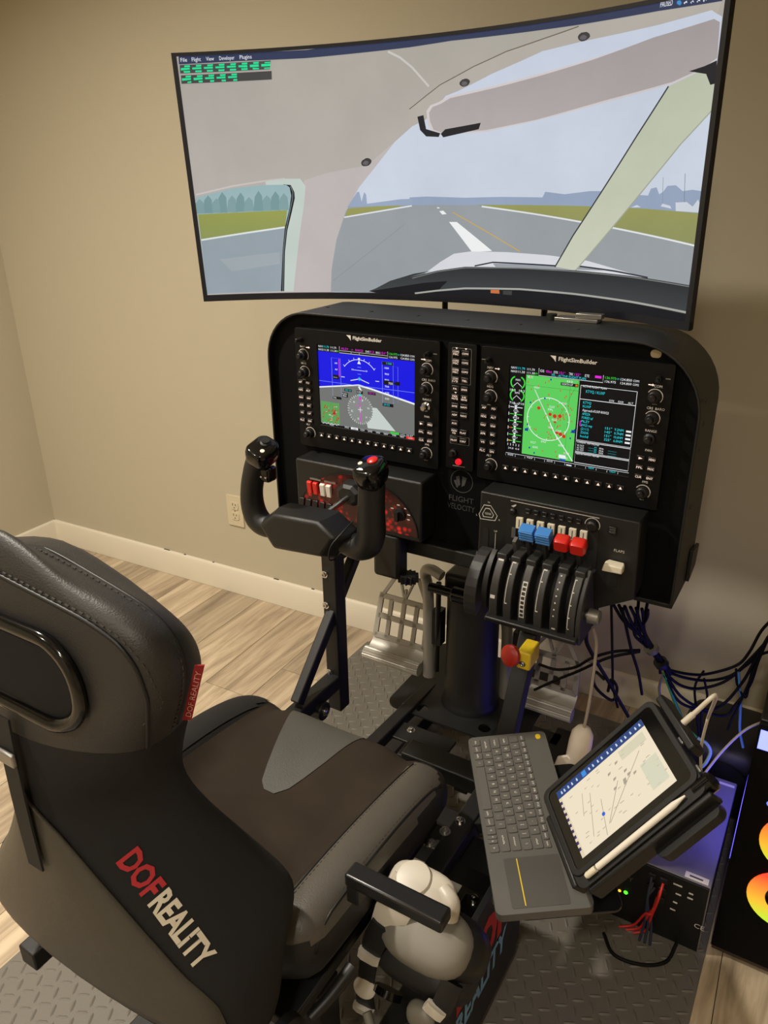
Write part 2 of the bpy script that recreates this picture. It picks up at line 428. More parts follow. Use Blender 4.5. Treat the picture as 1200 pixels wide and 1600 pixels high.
obj('back_cover', MB().loft(mrings(150, 873, 60, 395, -0.034, -0.009)), BLACK, t, smooth=30, bevel=.01)
NAVY = mat('bezel_navy_black', (20, 22, 32), 0.35)
obj('bezel_top', MB().loft(mrings(0, 1023, 449, 455, -0.006, 0.0025)), NAVY, t, smooth=30)
obj('bezel_bottom', MB().loft(mrings(0, 1023, 0, 13, -0.006, 0.0025)), NAVY, t, smooth=30)
obj('bezel_side', MB().loft(mrings(0, 9, 0, 455, -0.006, 0.0025, 2)), NAVY, t, smooth=30)
obj('bezel_side', MB().loft(mrings(1014, 1023, 0, 455, -0.006, 0.0025, 2)), NAVY, t, smooth=30)
MON_ART=[
 ('p',1,(188,180,178),[(234,228),(284,240),(363,250),(423,289),(467,319),(520,347),(519,241),(377,115),(278,7),(184,8),(200,70),(223,162)]),
 ('p',2,((196,204,220),(205,214,226)),[(274,14),(279,60),(293,116),(316,169),(346,212),(383,249),(423,289),(467,319),(486,323),(525,358),(552,365),(615,386),(707,410),(777,416),(909,422),(993,428),(1000,424),(1011,418),(1024,12),(445,-1)]),
 ('p',3,(150,165,190),[(342,204),(346,204),(350,186),(356,203),(360,199),(361,182),(430,189),(479,190),(529,191),(529,173),(319,176)]),
 ('p',3,(148,163,188),[(450,192),(484,193),(564,190),(637,191),(719,190),(724,199),(762,195),(810,200),(836,200),(868,196),(919,194),(923,204),(933,206),(939,196),(946,200),(952,208),(967,209),(980,201),(997,203),(1017,201),(1020,169),(838,175),(449,176)]),
 ('p',4,(150,156,160),[(274,14),(279,60),(293,116),(316,169),(322,177),(429,178),(529,178),(507,178),(620,177),(785,176),(1018,170),(1022,27),(445,12)]),
 ('p',5,(150,152,88),[(314,160),(321,174),(379,177),(434,178),(424,175)]),
 ('p',5,((150,152,90),(140,145,95)),[(586,178),(785,177),(916,175),(1017,171),(1020,126),(863,144),(787,153),(704,164)]),
 ('l',6,(225,228,230),2.4,[(312,158),(379,167),(454,177)]),
 ('l',6,(225,228,230),2.6,[(598,175),(704,163),(787,153),(863,144),(1019,125)]),
 ('p',6,(238,240,240),[(531,148),(547,148),(621,98),(579,95)]),
 ('p',6,(238,240,240),[(511,167),(519,168),(526,162),(517,161)]),
 ('p',6,(238,240,240),[(506,174),(510,174),(512,172),(507,172)]),
 ('l',6,(205,165,70),1.6,[(538,165),(678,99)]),
 ('l',6,(130,135,135),0.7,[(280,36),(438,144)]),
 ('l',6,(120,130,150),1.0,[(981,225),(987,172)]),
 ('l',6,(130,140,160),0.8,[(943,220),(947,181)]),
 ('p',6,(205,212,220),[(970,185),(990,186),(1001,180),(1009,190),(1016,180),(1017,172),(972,173)]),
 ('p',6,(205,212,220),[(890,176),(900,180),(908,177)]),
 ('p',6,(205,212,220),[(944,179),(947,183),(961,180),(964,176)]),
 ('p',7,(214,216,222),[(479,53),(512,75),(541,91),(576,96),(651,97),(736,95),(814,90),(880,79),(929,72),(681,49)]),
 ('p',8,(150,156,162),[(623,76),(748,78),(815,80),(848,76),(771,73),(629,70)]),
 ('l',9,(45,50,60),2.5,[(585,70),(623,78),(748,78),(804,80),(870,77),(934,72)]),
 ('p',2,(192,204,196),[(155,229),(197,232),(226,231),(236,217),(229,180),(219,140),(206,80),(193,15),(154,16)]),
 ('p',3,(20,24,30),[(191,222),(206,220),(212,207),(212,196),(204,172),(191,136),(182,94),(173,16),(164,16)]),
 ('l',4,(140,150,150),1.0,[(205,218),(209,207),(207,194),(199,170),(188,136),(179,94),(170,16)]),
 ('p',4,((150,178,182),(165,190,195)),[(11,204),(86,218),(149,222),(196,221),(203,216),(205,201),(199,176),(186,140),(177,94),(166,16),(9,15),(10,123)]),
 ('p',5,(128,158,160),[(4,174),(9,193),(18,201),(25,194),(25,173)]),
 ('p',5,(118,150,152),[(21,174),(27,198),(36,207),(42,199),(42,173)]),
 ('p',5,(128,158,160),[(38,174),(43,193),(52,201),(59,194),(59,173)]),
 ('p',5,(118,150,152),[(50,174),(56,201),(65,212),(72,202),(71,173)]),
 ('p',5,(128,158,160),[(70,174),(75,196),(84,205),(91,197),(91,173)]),
 ('p',5,(118,150,152),[(87,174),(93,199),(102,210),(108,201),(108,174)]),
 ('p',5,(128,158,160),[(104,174),(109,193),(118,201),(125,194),(126,174)]),
 ('p',5,(118,150,152),[(124,174),(130,201),(139,212),(145,202),(145,174)]),
 ('p',5,(128,158,160),[(141,174),(146,195),(155,203),(162,196),(163,174)]),
 ('p',5,(118,150,152),[(158,175),(164,199),(173,210),(180,201),(180,174)]),
 ('p',5,(128,158,160),[(176,175),(181,196),(190,206),(197,198),(198,174)]),
 ('p',6,((150,156,80),(140,150,90)),[(11,172),(194,174),(187,141),(11,122)]),
 ('l',7,(225,228,228),3.0,[(11,123),(100,133),(186,142)]),
 ('p',6,(148,160,168),[(11,121),(186,140),(177,94),(166,16),(9,15)]),
 ('p',7,(158,168,174),[(44,84),(171,94),(169,71),(66,59)]),
 ('l',2,(198,192,190),3.0,[(12,209),(86,222),(150,229),(195,232)]),
 ('p',3,(176,170,162),[(453,341),(514,376),(578,399),(640,416),(706,427),(770,437),(861,442),(996,439),(1007,437),(1003,422),(993,428),(909,422),(777,416),(707,410),(615,386),(552,365),(525,358),(486,323),(453,311)]),
 ('l',4,(110,98,80),1.6,[(453,341),(487,361),(514,376),(578,399),(640,416),(706,427),(770,437)]),
 ('l',2,(200,195,190),3.5,[(414,435),(437,424),(460,407),(478,389),(492,375)]),
 ('p',10,((184,190,168),(200,204,184)),[(936,342),(991,358),(1016,339),(1016,309),(968,265),(917,210),(793,73),(751,76),(783,129),(836,204),(889,279)]),
 ('l',11,(50,54,60),2.4,[(936,342),(889,279),(836,204),(783,129),(751,76)]),
 ('l',11,(160,165,146),2.0,[(1015,307),(968,265),(917,210),(793,73)]),
 ('p',12,(206,198,198),[(487,336),(495,345),(511,349),(530,357),(615,367),(699,378),(798,391),(902,405),(1000,415),(1009,410),(1012,368),(991,358),(943,345),(824,328),(697,309),(601,297),(519,296),(497,302),(489,316)]),
 ('p',13,((160,152,152),(176,168,166)),[(492,333),(499,342),(515,346),(534,354),(620,364),(703,375),(799,389),(902,407),(999,417),(1009,412),(1012,370),(991,360),(942,347),(824,331),(701,311),(605,300),(523,298),(501,305),(494,319)]),
 ('p',14,(28,28,34),[(469,328),(481,330),(486,307),(514,299),(511,293),(486,295),(474,306)]),
 ('p',14,(28,28,34),[(515,298),(524,305),(594,312),(590,302),(520,292)]),
 ('p',14,(28,28,34),[(968,358),(993,362),(1012,367),(1015,339),(1006,338),(997,352)]),
 ('p',14,(58,56,58),[(374,259),(374,256),(372,253),(368,250),(363,249),(358,249),(355,250),(353,253),(353,256),(355,259),(359,261),(363,263),(368,263),(372,261)]),
 ('p',15,(98,94,96),[(368,256),(368,254),(367,253),(365,251),(362,251),(360,251),(358,252),(356,253),(356,255),(358,256),(360,258),(362,259),(365,258),(367,258)]),
 ('p',14,(58,56,58),[(572,378),(572,376),(570,373),(567,371),(562,370),(558,370),(554,372),(552,374),(552,377),(554,379),(557,381),(562,382),(566,382),(570,380)]),
 ('p',15,(98,94,96),[(567,376),(567,374),(566,373),(564,372),(561,371),(559,372),(557,372),(556,374),(556,375),(557,377),(558,378),(561,378),(563,378),(565,377)]),
 ('p',14,(58,56,58),[(791,424),(792,421),(790,419),(786,417),(782,416),(777,416),(773,418),(771,420),(770,423),(772,426),(776,428),(780,428),(785,428),(789,426)]),
 ('p',15,(98,94,96),[(786,422),(786,420),(785,419),(783,418),(781,418),(778,418),(776,419),(774,420),(774,422),(775,423),(777,424),(780,425),(782,424),(784,423)]),
 ('p',16,((38,42,46),(72,76,78)),[(357,16),(373,22),(404,37),(456,52),(493,58),(446,45),(506,59),(565,68),(680,71),(793,73),(902,72),(1018,68),(1023,12),(854,10),(624,5),(445,2)]),
 ('l',17,(120,122,120),1.6,[(452,43),(506,57),(565,66),(680,70),(793,71),(903,70),(1017,66)]),
 ('p',17,(18,20,26),[(357,16),(404,23),(477,35),(528,40),(505,19),(565,25),(682,31),(796,31),(907,29),(1023,24),(1023,10),(855,6),(624,2),(445,-1)]),
 ('l',18,(165,165,158),3.2,[(457,14),(505,21),(565,28),(682,33),(796,33),(907,31),(1021,27)]),
 ('p',19,(200,110,60),[(620,28),(638,29),(639,22),(620,22)]),
 ('p',19,(60,60,60),[(646,28),(665,29),(665,21),(646,21)]),
 ('p',20,(44,54,84),[(13,449),(123,450),(258,448),(535,464),(764,458),(904,459),(1007,462),(1009,436),(907,439),(765,439),(535,441),(456,438),(255,435),(121,437),(12,436)]),
 ('t',21,(235,238,245),6.5,(16,440),'File',12),
 ('t',21,(235,238,245),6.5,(37,440),'Flight',17),
 ('t',21,(235,238,245),6.5,(64,440),'View',15),
 ('t',21,(235,238,245),6.5,(89,440),'Developer',29),
 ('t',21,(235,238,245),6.5,(128,440),'Plugins',23),
 ('t',21,(235,238,245),7,(909,443),'PAUSED',20),
 ('p',21,(60,140,200),[(943,445),(944,443),(943,442),(942,441),(941,441),(939,442),(937,443),(936,444),(936,445),(936,446),(937,447),(939,447),(941,447),(942,446)]),
 ('p',21,(220,225,235),[(947,443),(952,445),(953,442),(950,443),(949,441)]),
 ('p',21,(220,225,235),[(958,442),(962,444),(964,441),(960,443),(960,440)]),
 ('p',21,(220,225,235),[(968,441),(972,444),(974,441),(970,442),(970,440)]),
 ('p',21,(220,225,235),[(978,441),(982,443),(984,440),(981,442),(980,439)]),
 ('p',20,(66,70,70),[(13,435),(187,435),(184,421),(12,421)]),
 ('p',20,(66,66,66),[(13,418),(187,418),(186,404),(12,404)]),
 ('p',22,(20,225,150),[(22,434),(32,434),(32,431),(21,431)]),
 ('p',22,(20,225,150),[(15,430),(31,430),(31,427),(14,426)]),
 ('p',22,(20,225,150),[(19,425),(31,425),(31,422),(19,422)]),
 ('p',22,(20,225,150),[(44,434),(54,434),(53,431),(43,431)]),
 ('p',22,(20,225,150),[(36,430),(53,430),(53,427),(36,427)]),
 ('p',22,(20,225,150),[(41,425),(53,425),(53,422),(41,422)]),
 ('p',22,(20,225,150),[(65,434),(76,434),(75,431),(65,431)]),
 ('p',22,(20,225,150),[(58,430),(75,430),(75,427),(58,427)]),
 ('p',22,(20,225,150),[(63,425),(75,425),(74,422),(63,422)]),
 ('p',22,(20,225,150),[(87,434),(98,434),(97,431),(87,431)]),
 ('p',22,(20,225,150),[(80,430),(97,430),(97,427),(80,427)]),
 ('p',22,(20,225,150),[(85,425),(97,425),(96,422),(85,422)]),
 ('p',22,(20,225,150),[(109,434),(120,434),(119,431),(109,431)]),
 ('p',22,(20,225,150),[(102,430),(119,430),(119,427),(102,427)]),
 ('p',22,(20,225,150),[(107,425),(119,425),(119,422),(107,422)]),
 ('p',22,(20,225,150),[(131,434),(142,434),(141,431),(131,431)]),
 ('p',22,(20,225,150),[(124,430),(141,430),(141,426),(124,427)]),
 ('p',22,(20,225,150),[(129,425),(141,425),(141,422),(129,422)]),
 ('p',22,(20,225,150),[(153,434),(164,434),(163,431),(153,431)]),
 ('p',22,(20,225,150),[(146,430),(163,430),(163,426),(146,426)]),
 ('p',22,(20,225,150),[(151,425),(163,424),(163,422),(151,422)]),
 ('p',22,(20,225,150),[(175,433),(186,433),(186,431),(175,431)]),
 ('p',22,(20,225,150),[(168,430),(186,430),(185,426),(168,426)]),
 ('p',22,(20,225,150),[(173,424),(185,424),(185,422),(173,422)]),
 ('p',22,(20,225,150),[(22,417),(32,417),(31,414),(21,414)]),
 ('p',22,(20,225,150),[(14,413),(31,413),(31,410),(14,409)]),
 ('p',22,(20,225,150),[(24,407),(31,408),(31,405),(23,405)]),
 ('p',22,(20,225,150),[(43,417),(54,417),(53,414),(43,414)]),
 ('p',22,(20,225,150),[(36,413),(53,413),(53,410),(36,409)]),
 ('p',22,(20,225,150),[(45,408),(53,408),(52,405),(45,405)]),
 ('p',22,(20,225,150),[(65,417),(76,417),(75,414),(65,414)]),
 ('p',22,(20,225,150),[(58,413),(75,413),(75,410),(58,410)]),
 ('p',22,(20,225,150),[(67,408),(75,408),(74,405),(67,405)]),
 ('p',22,(20,225,150),[(87,417),(98,417),(97,414),(87,414)]),
 ('p',22,(20,225,150),[(80,413),(97,413),(97,410),(80,410)]),
 ('p',22,(20,225,150),[(89,408),(97,408),(97,405),(89,405)]),
 ('p',22,(20,225,150),[(109,417),(120,417),(119,414),(109,414)]),
 ('p',22,(20,225,150),[(102,413),(119,413),(119,410),(102,410)]),
 ('p',22,(20,225,150),[(112,408),(119,408),(119,405),(111,405)]),
]
MON_ART.insert(0, ('p', 0, ((168, 163, 154), (190, 182, 178)), [(-5, -5), (1030, -5), (1030, 460), (-5, 460)]))
art_obj('screen', MON_ART, lambda x, y, h: mon(x, y, h), t, screen_mat('monitor_picture', 1.0, (7.0, 0.07)), (9, 1014, 13, 449), step=8)
# arm mount behind the panel
obj('mount_plate', MB().box(0.10, 0.20, 0.235, 0.255, 1.30, 1.45), POWDER, t, bevel=0.003)
obj('support_pole', MB().cyl((0.136, 0.262, 0.62), (0.136, 0.262, 1.3), 0.006), POWDER, t)
obj('support_pole', MB().cyl((0.349, 0.262, 0.62), (0.349, 0.262, 1.3), 0.006), POWDER, t)
obj('crossbar', MB().box(0.08, 0.37, 0.25, 0.275, 1.28, 1.34), POWDER, t, bevel=0.003)

# ================================================================== INSTRUMENT PANEL
FR = Matrix(((1, 0, 0, 0), (0, 0, -1, 0), (0, 1, 0, 0), (0, 0, 0, 1)))     # panel-plane frame: x right, y up (world z), z towards the pilot (-y)
def PF(y=0.0): return Matrix.Translation((0, y, 0)) @ FR
t = thing('instrument_panel', 'black cockpit instrument panel with rounded hood holding two glass displays', 'panel', (0.287, 0.07, 0.735))
LX, RX, BZ, TZ = -0.121, 0.696, 0.735, 1.161
out = rrect(LX, RX, BZ, TZ, [0.11, 0.095, 0.002, 0.002], 10)
inn = rrect(LX + 0.004, RX - 0.004, BZ + 0.004, TZ - 0.004, [0.107, 0.092, 0.002, 0.002], 10)
obj('face_plate', MB().prism(inn, PF(0.016), 0.006), MATTE, t)
hd = obj('hood', MB().ring(out, inn, PF(0.152), 0.156), POWDER, t, bevel=0.0012)
obj('back_plate', MB().prism(inn, PF(0.148), 0.003), POWDER, t)
for x, y in ((-0.023, 0.07), (0.083, 0.062), (0.184, 0.059), (0.284, 0.056), (0.382, 0.054), (0.482, 0.052)):
    obj('screw', MB().lathe((x, y, TZ - 0.0005), (0, 0, 1), [(0, .0042), (.0012, .004), (.002, .0022)], 12), BLACK, hd)
for y, z in ((0.022, 1.078), (0.031, 1.038), (0.032, 0.998), (0.032, 0.9)):
    obj('screw', MB().lathe((RX - 0.0005, y, z), (1, 0, 0), [(0, .0042), (.0012, .004), (.002, .0022)], 12), BLACK, hd)
obj('lower_rail', MB().box(LX + 0.002, 0.366, -0.012, 0.02, BZ - 0.018, BZ + 0.012), POWDER, t, bevel=0.003)
obj('lower_flange', MB().box(0.60, RX, 0.0, 0.15, BZ - 0.006, BZ + 0.0005), POWDER, t, bevel=0.001)
obj('side_bracket', MB().prism([(0.0, 0.0), (0.05, 0.012), (0.06, 0.05), (0.045, 0.052), (0, 0.06)], frame((RX + 0.0003, 0.10, BZ), (0, 1, 0), (0, 0, 1)), 0.006), POWDER, t, bevel=0.001)
obj('hinge_bracket', MB().box(0.42, 0.495, 0.115, 0.145, TZ, TZ + 0.006).box(0.455, 0.5, 0.12, 0.138, TZ + 0.006, TZ + 0.014), STEEL, t, bevel=0.001)
obj('cable_stub', MB().cyl((0.412, 0.125, TZ), (0.412, 0.125, TZ + 0.01), 0.009), RUBBER, t)
obj('mounting_hole', MB().prism(rrect(0.610, 0.626, 1.136, 1.148, 0.0055, 4), PF(0.0098), 0.0004), mat('hole_liner', (176, 160, 128), 0.7), t)
# printed maker logo
LG = mat('grey_print', (64, 64, 64), 0.7)
M = PF(0.0098)
ring = lambda r, n=28: [(0.304 + r * math.cos(2 * PI * k / n), 0.879 + r * math.sin(2 * PI * k / n)) for k in range(n)]
lg = obj('maker_logo', MB().ring(ring(0.0225), ring(0.0212), M, 0.0003), LG, t, smooth=20)
mb = MB()
for pl in ([(0.292, 0.886), (0.299, 0.889), (0.301, 0.872), (0.297, 0.868)], [(0.305, 0.889), (0.314, 0.887), (0.310, 0.872), (0.304, 0.868)], [(0.288, 0.878), (0.293, 0.88), (0.297, 0.866), (0.294, 0.865)]): mb.prism(pl, M, 0.0003)
obj('logo_wings', mb, LG, t)
obj('maker_name', MB().text('FLIGHT', M @ Matrix.Translation((0.304, 0.838, 0)), 0.011, 0.05, align='CENTER').text('VELOCITY', M @ Matrix.Translation((0.304, 0.822, 0)), 0.011, 0.056, align='CENTER'), LG, t)

# ------------------------------------------------------------------ glass displays
def display(x0, art_fn, label, glow):
    t = thing('flight_display', label, 'display', (x0 + 0.1055, 0.01, 0.897))
    M = PF(0.0)
    bo = rrect(x0 - 0.052, x0 + 0.261, 0.897, 1.131, 0.004, 3); bi = rrect(x0, x0 + 0.211, 0.946, 1.104, 0.0006, 3)
    obj('bezel', MB().ring(bo, bi, PF(0.0099), 0.0119), mat('display_bezel', (8, 8, 10), 0.5, spec=0.2, bump=(900, 0.1)), t, bevel=0.0008)
    M0 = M @ Matrix.Translation((x0, 0.946, 0))
    art_obj('screen', art_fn(), lambda x, y, h: M0 @ Vector((x / 1000, y / 1000, h)), t, screen_mat('display_picture', 1.0), (0, 211, 0, 158), lay=0.00005)
    Mf = PF(-0.002)
    lg = obj('maker_name', MB().text('FlightSimBuilder', Mf @ Matrix.Translation((x0 + 0.0815, 1.1195, 0)), 0.0062, 0.062, bold=0.02), INK, t)
    obj('maker_mark', MB().prism([(x0 + 0.068, 1.1265), (x0 + 0.0775, 1.1265), (x0 + 0.0775, 1.117), (x0 + 0.0745, 1.121)], Mf, 0.0003), INK, t)
    def lab(s, x, z, h=0.0038, wd=None, m=INK): return obj('legend', MB().text(s, Mf @ Matrix.Translation((x0 + x, z, 0)), h, wd, align='CENTER'), m, t)
    for s, x, z in (('NAV', -0.034, 1.0945), ('HDG', -0.033, 1.0625), ('ALT', -0.030, 0.9405), ('COM', 0.239, 1.0945), ('CRS', 0.231, 1.060), ('BARO', 0.246, 1.060), ('RANGE', 0.237, 1.0245), ('PAN', 0.237, 0.993), ('FMS', 0.238, 0.9405)): lab(s, x, z)
    for x, z in ((-0.022, 1.0955), (0.2285, 1.0975)): obj('legend', MB().prism([(x0 + x - .004, z - .0007), (x0 + x + .002, z - .0007), (x0 + x + .002, z - .002), (x0 + x + .005, z), (x0 + x + .002, z + .002), (x0 + x + .002, z + .0007), (x0 + x - .004, z + .0007)], Mf, .0003), BACKLIT, t)
    for x, z in ((-0.034, 1.0325), (0.237, 1.0345), (0.236, 0.912), (-0.033, 1.0685), (0.237, 1.0685), (0.252, 1.109), (-0.047, 1.109)): obj('legend', MB().box(x0 + x - .0035, x0 + x + .0035, -0.0023, -0.002, z - .0007, z + .0007), mat('dim_print', (120, 116, 110), 0.7), t)
    # knobs: outer ring, inner cap, pointer arc
    def knob(x, z, r, kind):
        p = (x0 + x, -0.002, z)
        k = obj('knob', MB().lathe(p, (0, -1, 0), [(0, r * 1.05), (.002, r * 1.05), (.003, r), (.009, r * .96), (.0105, r * .8), (.0105, r * .62), (.017, r * .58), (.0185, r * .45)], 20), BLACK, t)
        if kind:
            n = 14; a0, a1 = math.radians(-40), math.radians(150)
            arc = [(x0 + x + rr * math.cos(a0 + (a1 - a0) * i / n), z + rr * math.sin(a0 + (a1 - a0) * i / n)) for rr, rg in ((r * 1.34, range(n + 1)), (r * 1.2, range(n, -1, -1))) for i in rg]
            obj('knob_arc', MB().prism(arc, Mf, 0.0003), mat('knob_print', (196, 190, 182), 0.6), k)
    for x, z, r, kd in ((-0.036, 1.109, .0048, 0), (-0.033, 1.080, .0092, 1), (-0.032, 1.047, .0092, 1), (-0.026, 0.925, .0092, 1), (0.240, 1.1085, .0048, 0), (0.236, 1.080, .0092, 1), (0.236, 1.046, .0092, 1), (0.236, 0.925, .0092, 1)): knob(x, z, r, kd)
    k = obj('range_joystick', MB().lathe((x0 + 0.236, -0.002, 1.0135), (0, -1, 0), [(0, .0095), (.004, .0088), (.006, .006), (.014, .0056), (.016, .004)], 18), CHROME if glow else BLACK, t)
    # keys
    def key(s, x, z, wd=0.0125):
        k = obj('key', MB().box(x0 + x - wd / 2, x0 + x + wd / 2, -0.0045, -0.0015, z - 0.0042, z + 0.0042), BLACK, t, bevel=0.0012)
        if s == '>': obj('key_legend', MB().prism([(x0 + x - .003, z - .002), (x0 + x + .003, z), (x0 + x - .003, z + .002)], PF(-.0046), .0002), BACKLIT, k)
        else: obj('key_legend', MB().text(s, PF(-0.0046) @ Matrix.Translation((x0 + x, z - 0.0015, 0)), 0.0036, min(0.0095, 0.0036 * len(s)), align='CENTER'), BACKLIT, k)
    for i, (a, b) in enumerate((('AP', 'FD'), ('HDG', 'ALT'), ('NAV', 'VNV'), ('APR', 'BC'), ('VS', 'UP'), ('FLC', 'DN'))):
        key(a, -0.042, 1.027 - i * 0.01535); key(b, -0.024, 1.027 - i * 0.01535)
    for i, (a, b) in enumerate((('>', 'MENU'), ('FPL', 'PROC'), ('CLR', 'ENT'))): key(a, 0.227, 0.981 - i * 0.0155); key(b, 0.2445, 0.981 - i * 0.0155)
    for i in range(12):
        x = x0 + 0.0025 + i * 0.01807
        k = obj('softkey', MB().box(x - 0.0062, x + 0.0062, -0.0042, -0.0015, 0.921, 0.930), BLACK, t, bevel=0.001)
        obj('softkey_arrow', MB().prism([(x - 0.0026, 0.9235), (x + 0.0026, 0.9235), (x, 0.928)], PF(-0.0043), 0.0003), BACKLIT, k)
    return t
def gen(fn):
    M=[]
    def p(l,c,pts): M.append(('p',l,c,pts))
    def ln(l,c,w,pts): M.append(('l',l,c,w,pts))
    def tx(l,c,s,pt,st,wd=0): M.append(('t',l,c,s,pt,st,wd))
    def rect(l,c,x0,y0,x1,y1): p(l,c,[(x0,y0),(x1,y0),(x1,y1),(x0,y1)])
    def box(l,c,w,x0,y0,x1,y1): ln(l,c,w,[(x0,y0),(x1,y0),(x1,y1),(x0,y1),(x0,y0)])
    fn(p,ln,tx,rect,box);return M
WH=(235,238,240);CY=(40,215,225);MG=(225,40,215);GR=(60,215,60);BK=(4,5,8)
def circ(c,r,a0,a1,n=20): return [(c[0]+r*math.cos(math.radians(a)),c[1]+r*math.sin(math.radians(a))) for a in np.linspace(a0,a1,n)]
def topbar(p,ln,tx,rect,box,mid):
    rect(3,BK,0,145,211,158)
    for y,(a,b) in ((152.5,('NAV1','111.70')),(146.5,('NAV2','111.30'))):
        tx(4,WH,3.6,(2,y),a,9);tx(4,CY if y>150 else WH,3.8,(12,y),b,14);tx(4,WH,3.6,(30,y),b,13)
    tx(4,GR,3.6,(43,146.5),'NM',5)
    ln(4,WH,.7,[(50,158),(50,146),(155,146),(155,158)])
    tx(4,GR,3.8,(158,152.5),'136.975',17);tx(4,CY,3.4,(176,152.5),'<>',4);tx(4,WH,3.8,(182,152.5),'124.850',17);tx(4,WH,3.4,(201,152.5),'COM1',9)
    tx(4,WH,3.6,(158,146.7),'136.975',17);tx(4,WH,3.6,(182,146.7),'124.850',17);tx(4,WH,3.4,(201,146.7),'COM2',9)
def pfd(p,ln,tx,rect,box):
    rect(1,(8,12,222),0,0,211,158)
    p(2,(112,114,112),[(0,73),(32,80),(90,88),(118,86),(211,68),(211,0),(0,0)])
    ln(3,WH,2.6,[(0,75),(32,80),(70,86),(90,89)]);ln(3,WH,3.2,[(90,89),(118,85),(168,76),(211,68)])
    ln(3,(120,140,240),.8,[(0,88),(90,88),(211,89)])
    p(3,WH,[(89,86),(93,87),(97,80),(100,79),(93,80)])
    p(3,(196,206,200),[(100,50),(130,50),(170,11),(109,8)])
    topbar(p,ln,tx,rect,box,0)
    tx(4,MG,4.2,(55,152),'PILZY',15);tx(4,MG,4.2,(76,152),'->',4);tx(4,MG,4.2,(86,152),'RW23',16);tx(4,WH,3.6,(108,152),'DIS',8);tx(4,MG,4.2,(117,152),'9.2',9);tx(4,WH,3.6,(130,152),'BRG',8);tx(4,MG,4.2,(140,152),'151°',12)
    ln(4,WH,.5,[(76,146),(76,150)]);ln(4,WH,.5,[(94,146),(94,150)]);ln(4,WH,.5,[(50,150),(155,150)])
    # attitude arc
    c=(93,95)
    ln(5,WH,1.0,circ(c,42,38,142,26))
    for a in (40,60,75,90,105,120,140): ln(5,WH,.8,[(c[0]+42*math.cos(math.radians(a)),c[1]+42*math.sin(math.radians(a))),(c[0]+46*math.cos(math.radians(a)),c[1]+46*math.sin(math.radians(a)))])
    p(5,WH,[(90,140),(96,140),(93,135)]);p(5,WH,[(89,129),(97,129),(93,136)])
    ln(5,WH,.7,[(80,117),(106,117)]);tx(5,WH,3,(76,116),'10',4);tx(5,WH,3,(107,116),'10',4)
    ln(5,(150,170,250),.6,[(89,123),(97,123)]);ln(5,(150,170,250),.6,[(89,110),(97,110)])
    ln(6,WH,1.4,[(73,96),(93,101),(114,95)]);p(6,(20,160,230),[(88,101),(93,105),(98,101),(93,97)])
    ln(5,WH,1.1,[(52,101),(60,101)]);ln(5,WH,1.1,[(128,101),(136,101)])
    # speed tape
    box(5,(150,165,235),.6,31,60,51,135);rect(5,MG,47,100,49,134);rect(6,BK,33,95,47,103);tx(7,WH,4,(34,97),'---',9)
    for y in (112,124): tx(5,WH,3.2,(38,y),str(60 if y>115 else 40),6)
    rect(6,BK,31,56,51,61);tx(7,WH,3,(32,57),'TAS',7)
    box(5,(150,165,235),.6,143,62,166,139);rect(6,BK,143,133,166,139);tx(7,CY,3.6,(152,134.5),'1100',11)
    for i,y in enumerate((126,115,104,92,80,69)): tx(5,WH,3.4,(148,y),str(1000-100*i),9)
    rect(6,BK,146,97,166,105);tx(7,WH,4.4,(156,98),'700',9);rect(6,BK,143,56,166,62);tx(7,CY,3.4,(145,57.5),'29.92',13)
    box(5,(120,140,220),.6,166,66,176,132);p(6,BK,[(166,101),(172,105),(180,105),(180,98),(172,98)])
    # HSI
    h=(93,42)
    p(4,(132,136,132),circ(h,28,0,360,32)[:-1])
    for a in range(0,360,10): ln(5,WH,.7,[(h[0]+r*math.cos(math.radians(a)),h[1]+r*math.sin(math.radians(a))) for r in ((24 if a%30==0 else 26),29)])
    for i,a in enumerate(range(15,375,60)): tx(5,WH,3.6,(h[0]+19*math.cos(math.radians(a))-2,h[1]+19*math.sin(math.radians(a))-1.5),'N36ESW'[i],4)
    ln(5,MG,1.6,[(93,15),(93,69)]);ln(6,WH,1.0,[(88,42),(98,42)]);ln(6,WH,1.0,[(93,37),(93,47)]);p(6,MG,[(90,62),(96,62),(93,70)])
    rect(6,BK,86,73,100,79);tx(7,WH,4,(87.5,74),'132°',10);p(6,CY,[(90,69),(96,69),(96,72),(90,72)])
    rect(6,BK,58,74,75,79);tx(7,CY,3.2,(60,75),'HDG 130°',14);rect(6,BK,111,74,128,79);tx(7,MG,3.2,(113,75),'CRS 131°',14)
    rect(6,BK,52,62,66,71);tx(7,WH,3,(53,67),'PLAN',10);tx(7,WH,3,(53,63),'VIEW',10);tx(5,MG,3,(83,48),'GPS',6)
    # inset
    rect(5,(88,158,84),2,6,45,48)
    rng=np.random.default_rng(3)
    for i in range(34):
        x,y=rng.uniform(3,44),rng.uniform(8,47);s=rng.uniform(.8,2.2);p(6,(190,40,30),[(round(x-s,1),round(y-s,1)),(round(x+s,1),round(y-s,1)),(round(x,1),round(y+s*1.2,1))])
    for i in range(14):
        x,y=rng.uniform(8,38),rng.uniform(8,46);rect(7,(210,215,210),round(x,1),round(y,1),round(x+rng.uniform(1,5),1),round(y+1,1))
    p(6,(180,40,30),[(27,24),(36,24),(36,36)])
    for i in range(10): rect(7,(215,220,215),4+i*4,3+(i%2),7+i*4,5+(i%2))
    # softkeys
    rect(6,BK,0,0,211,5)
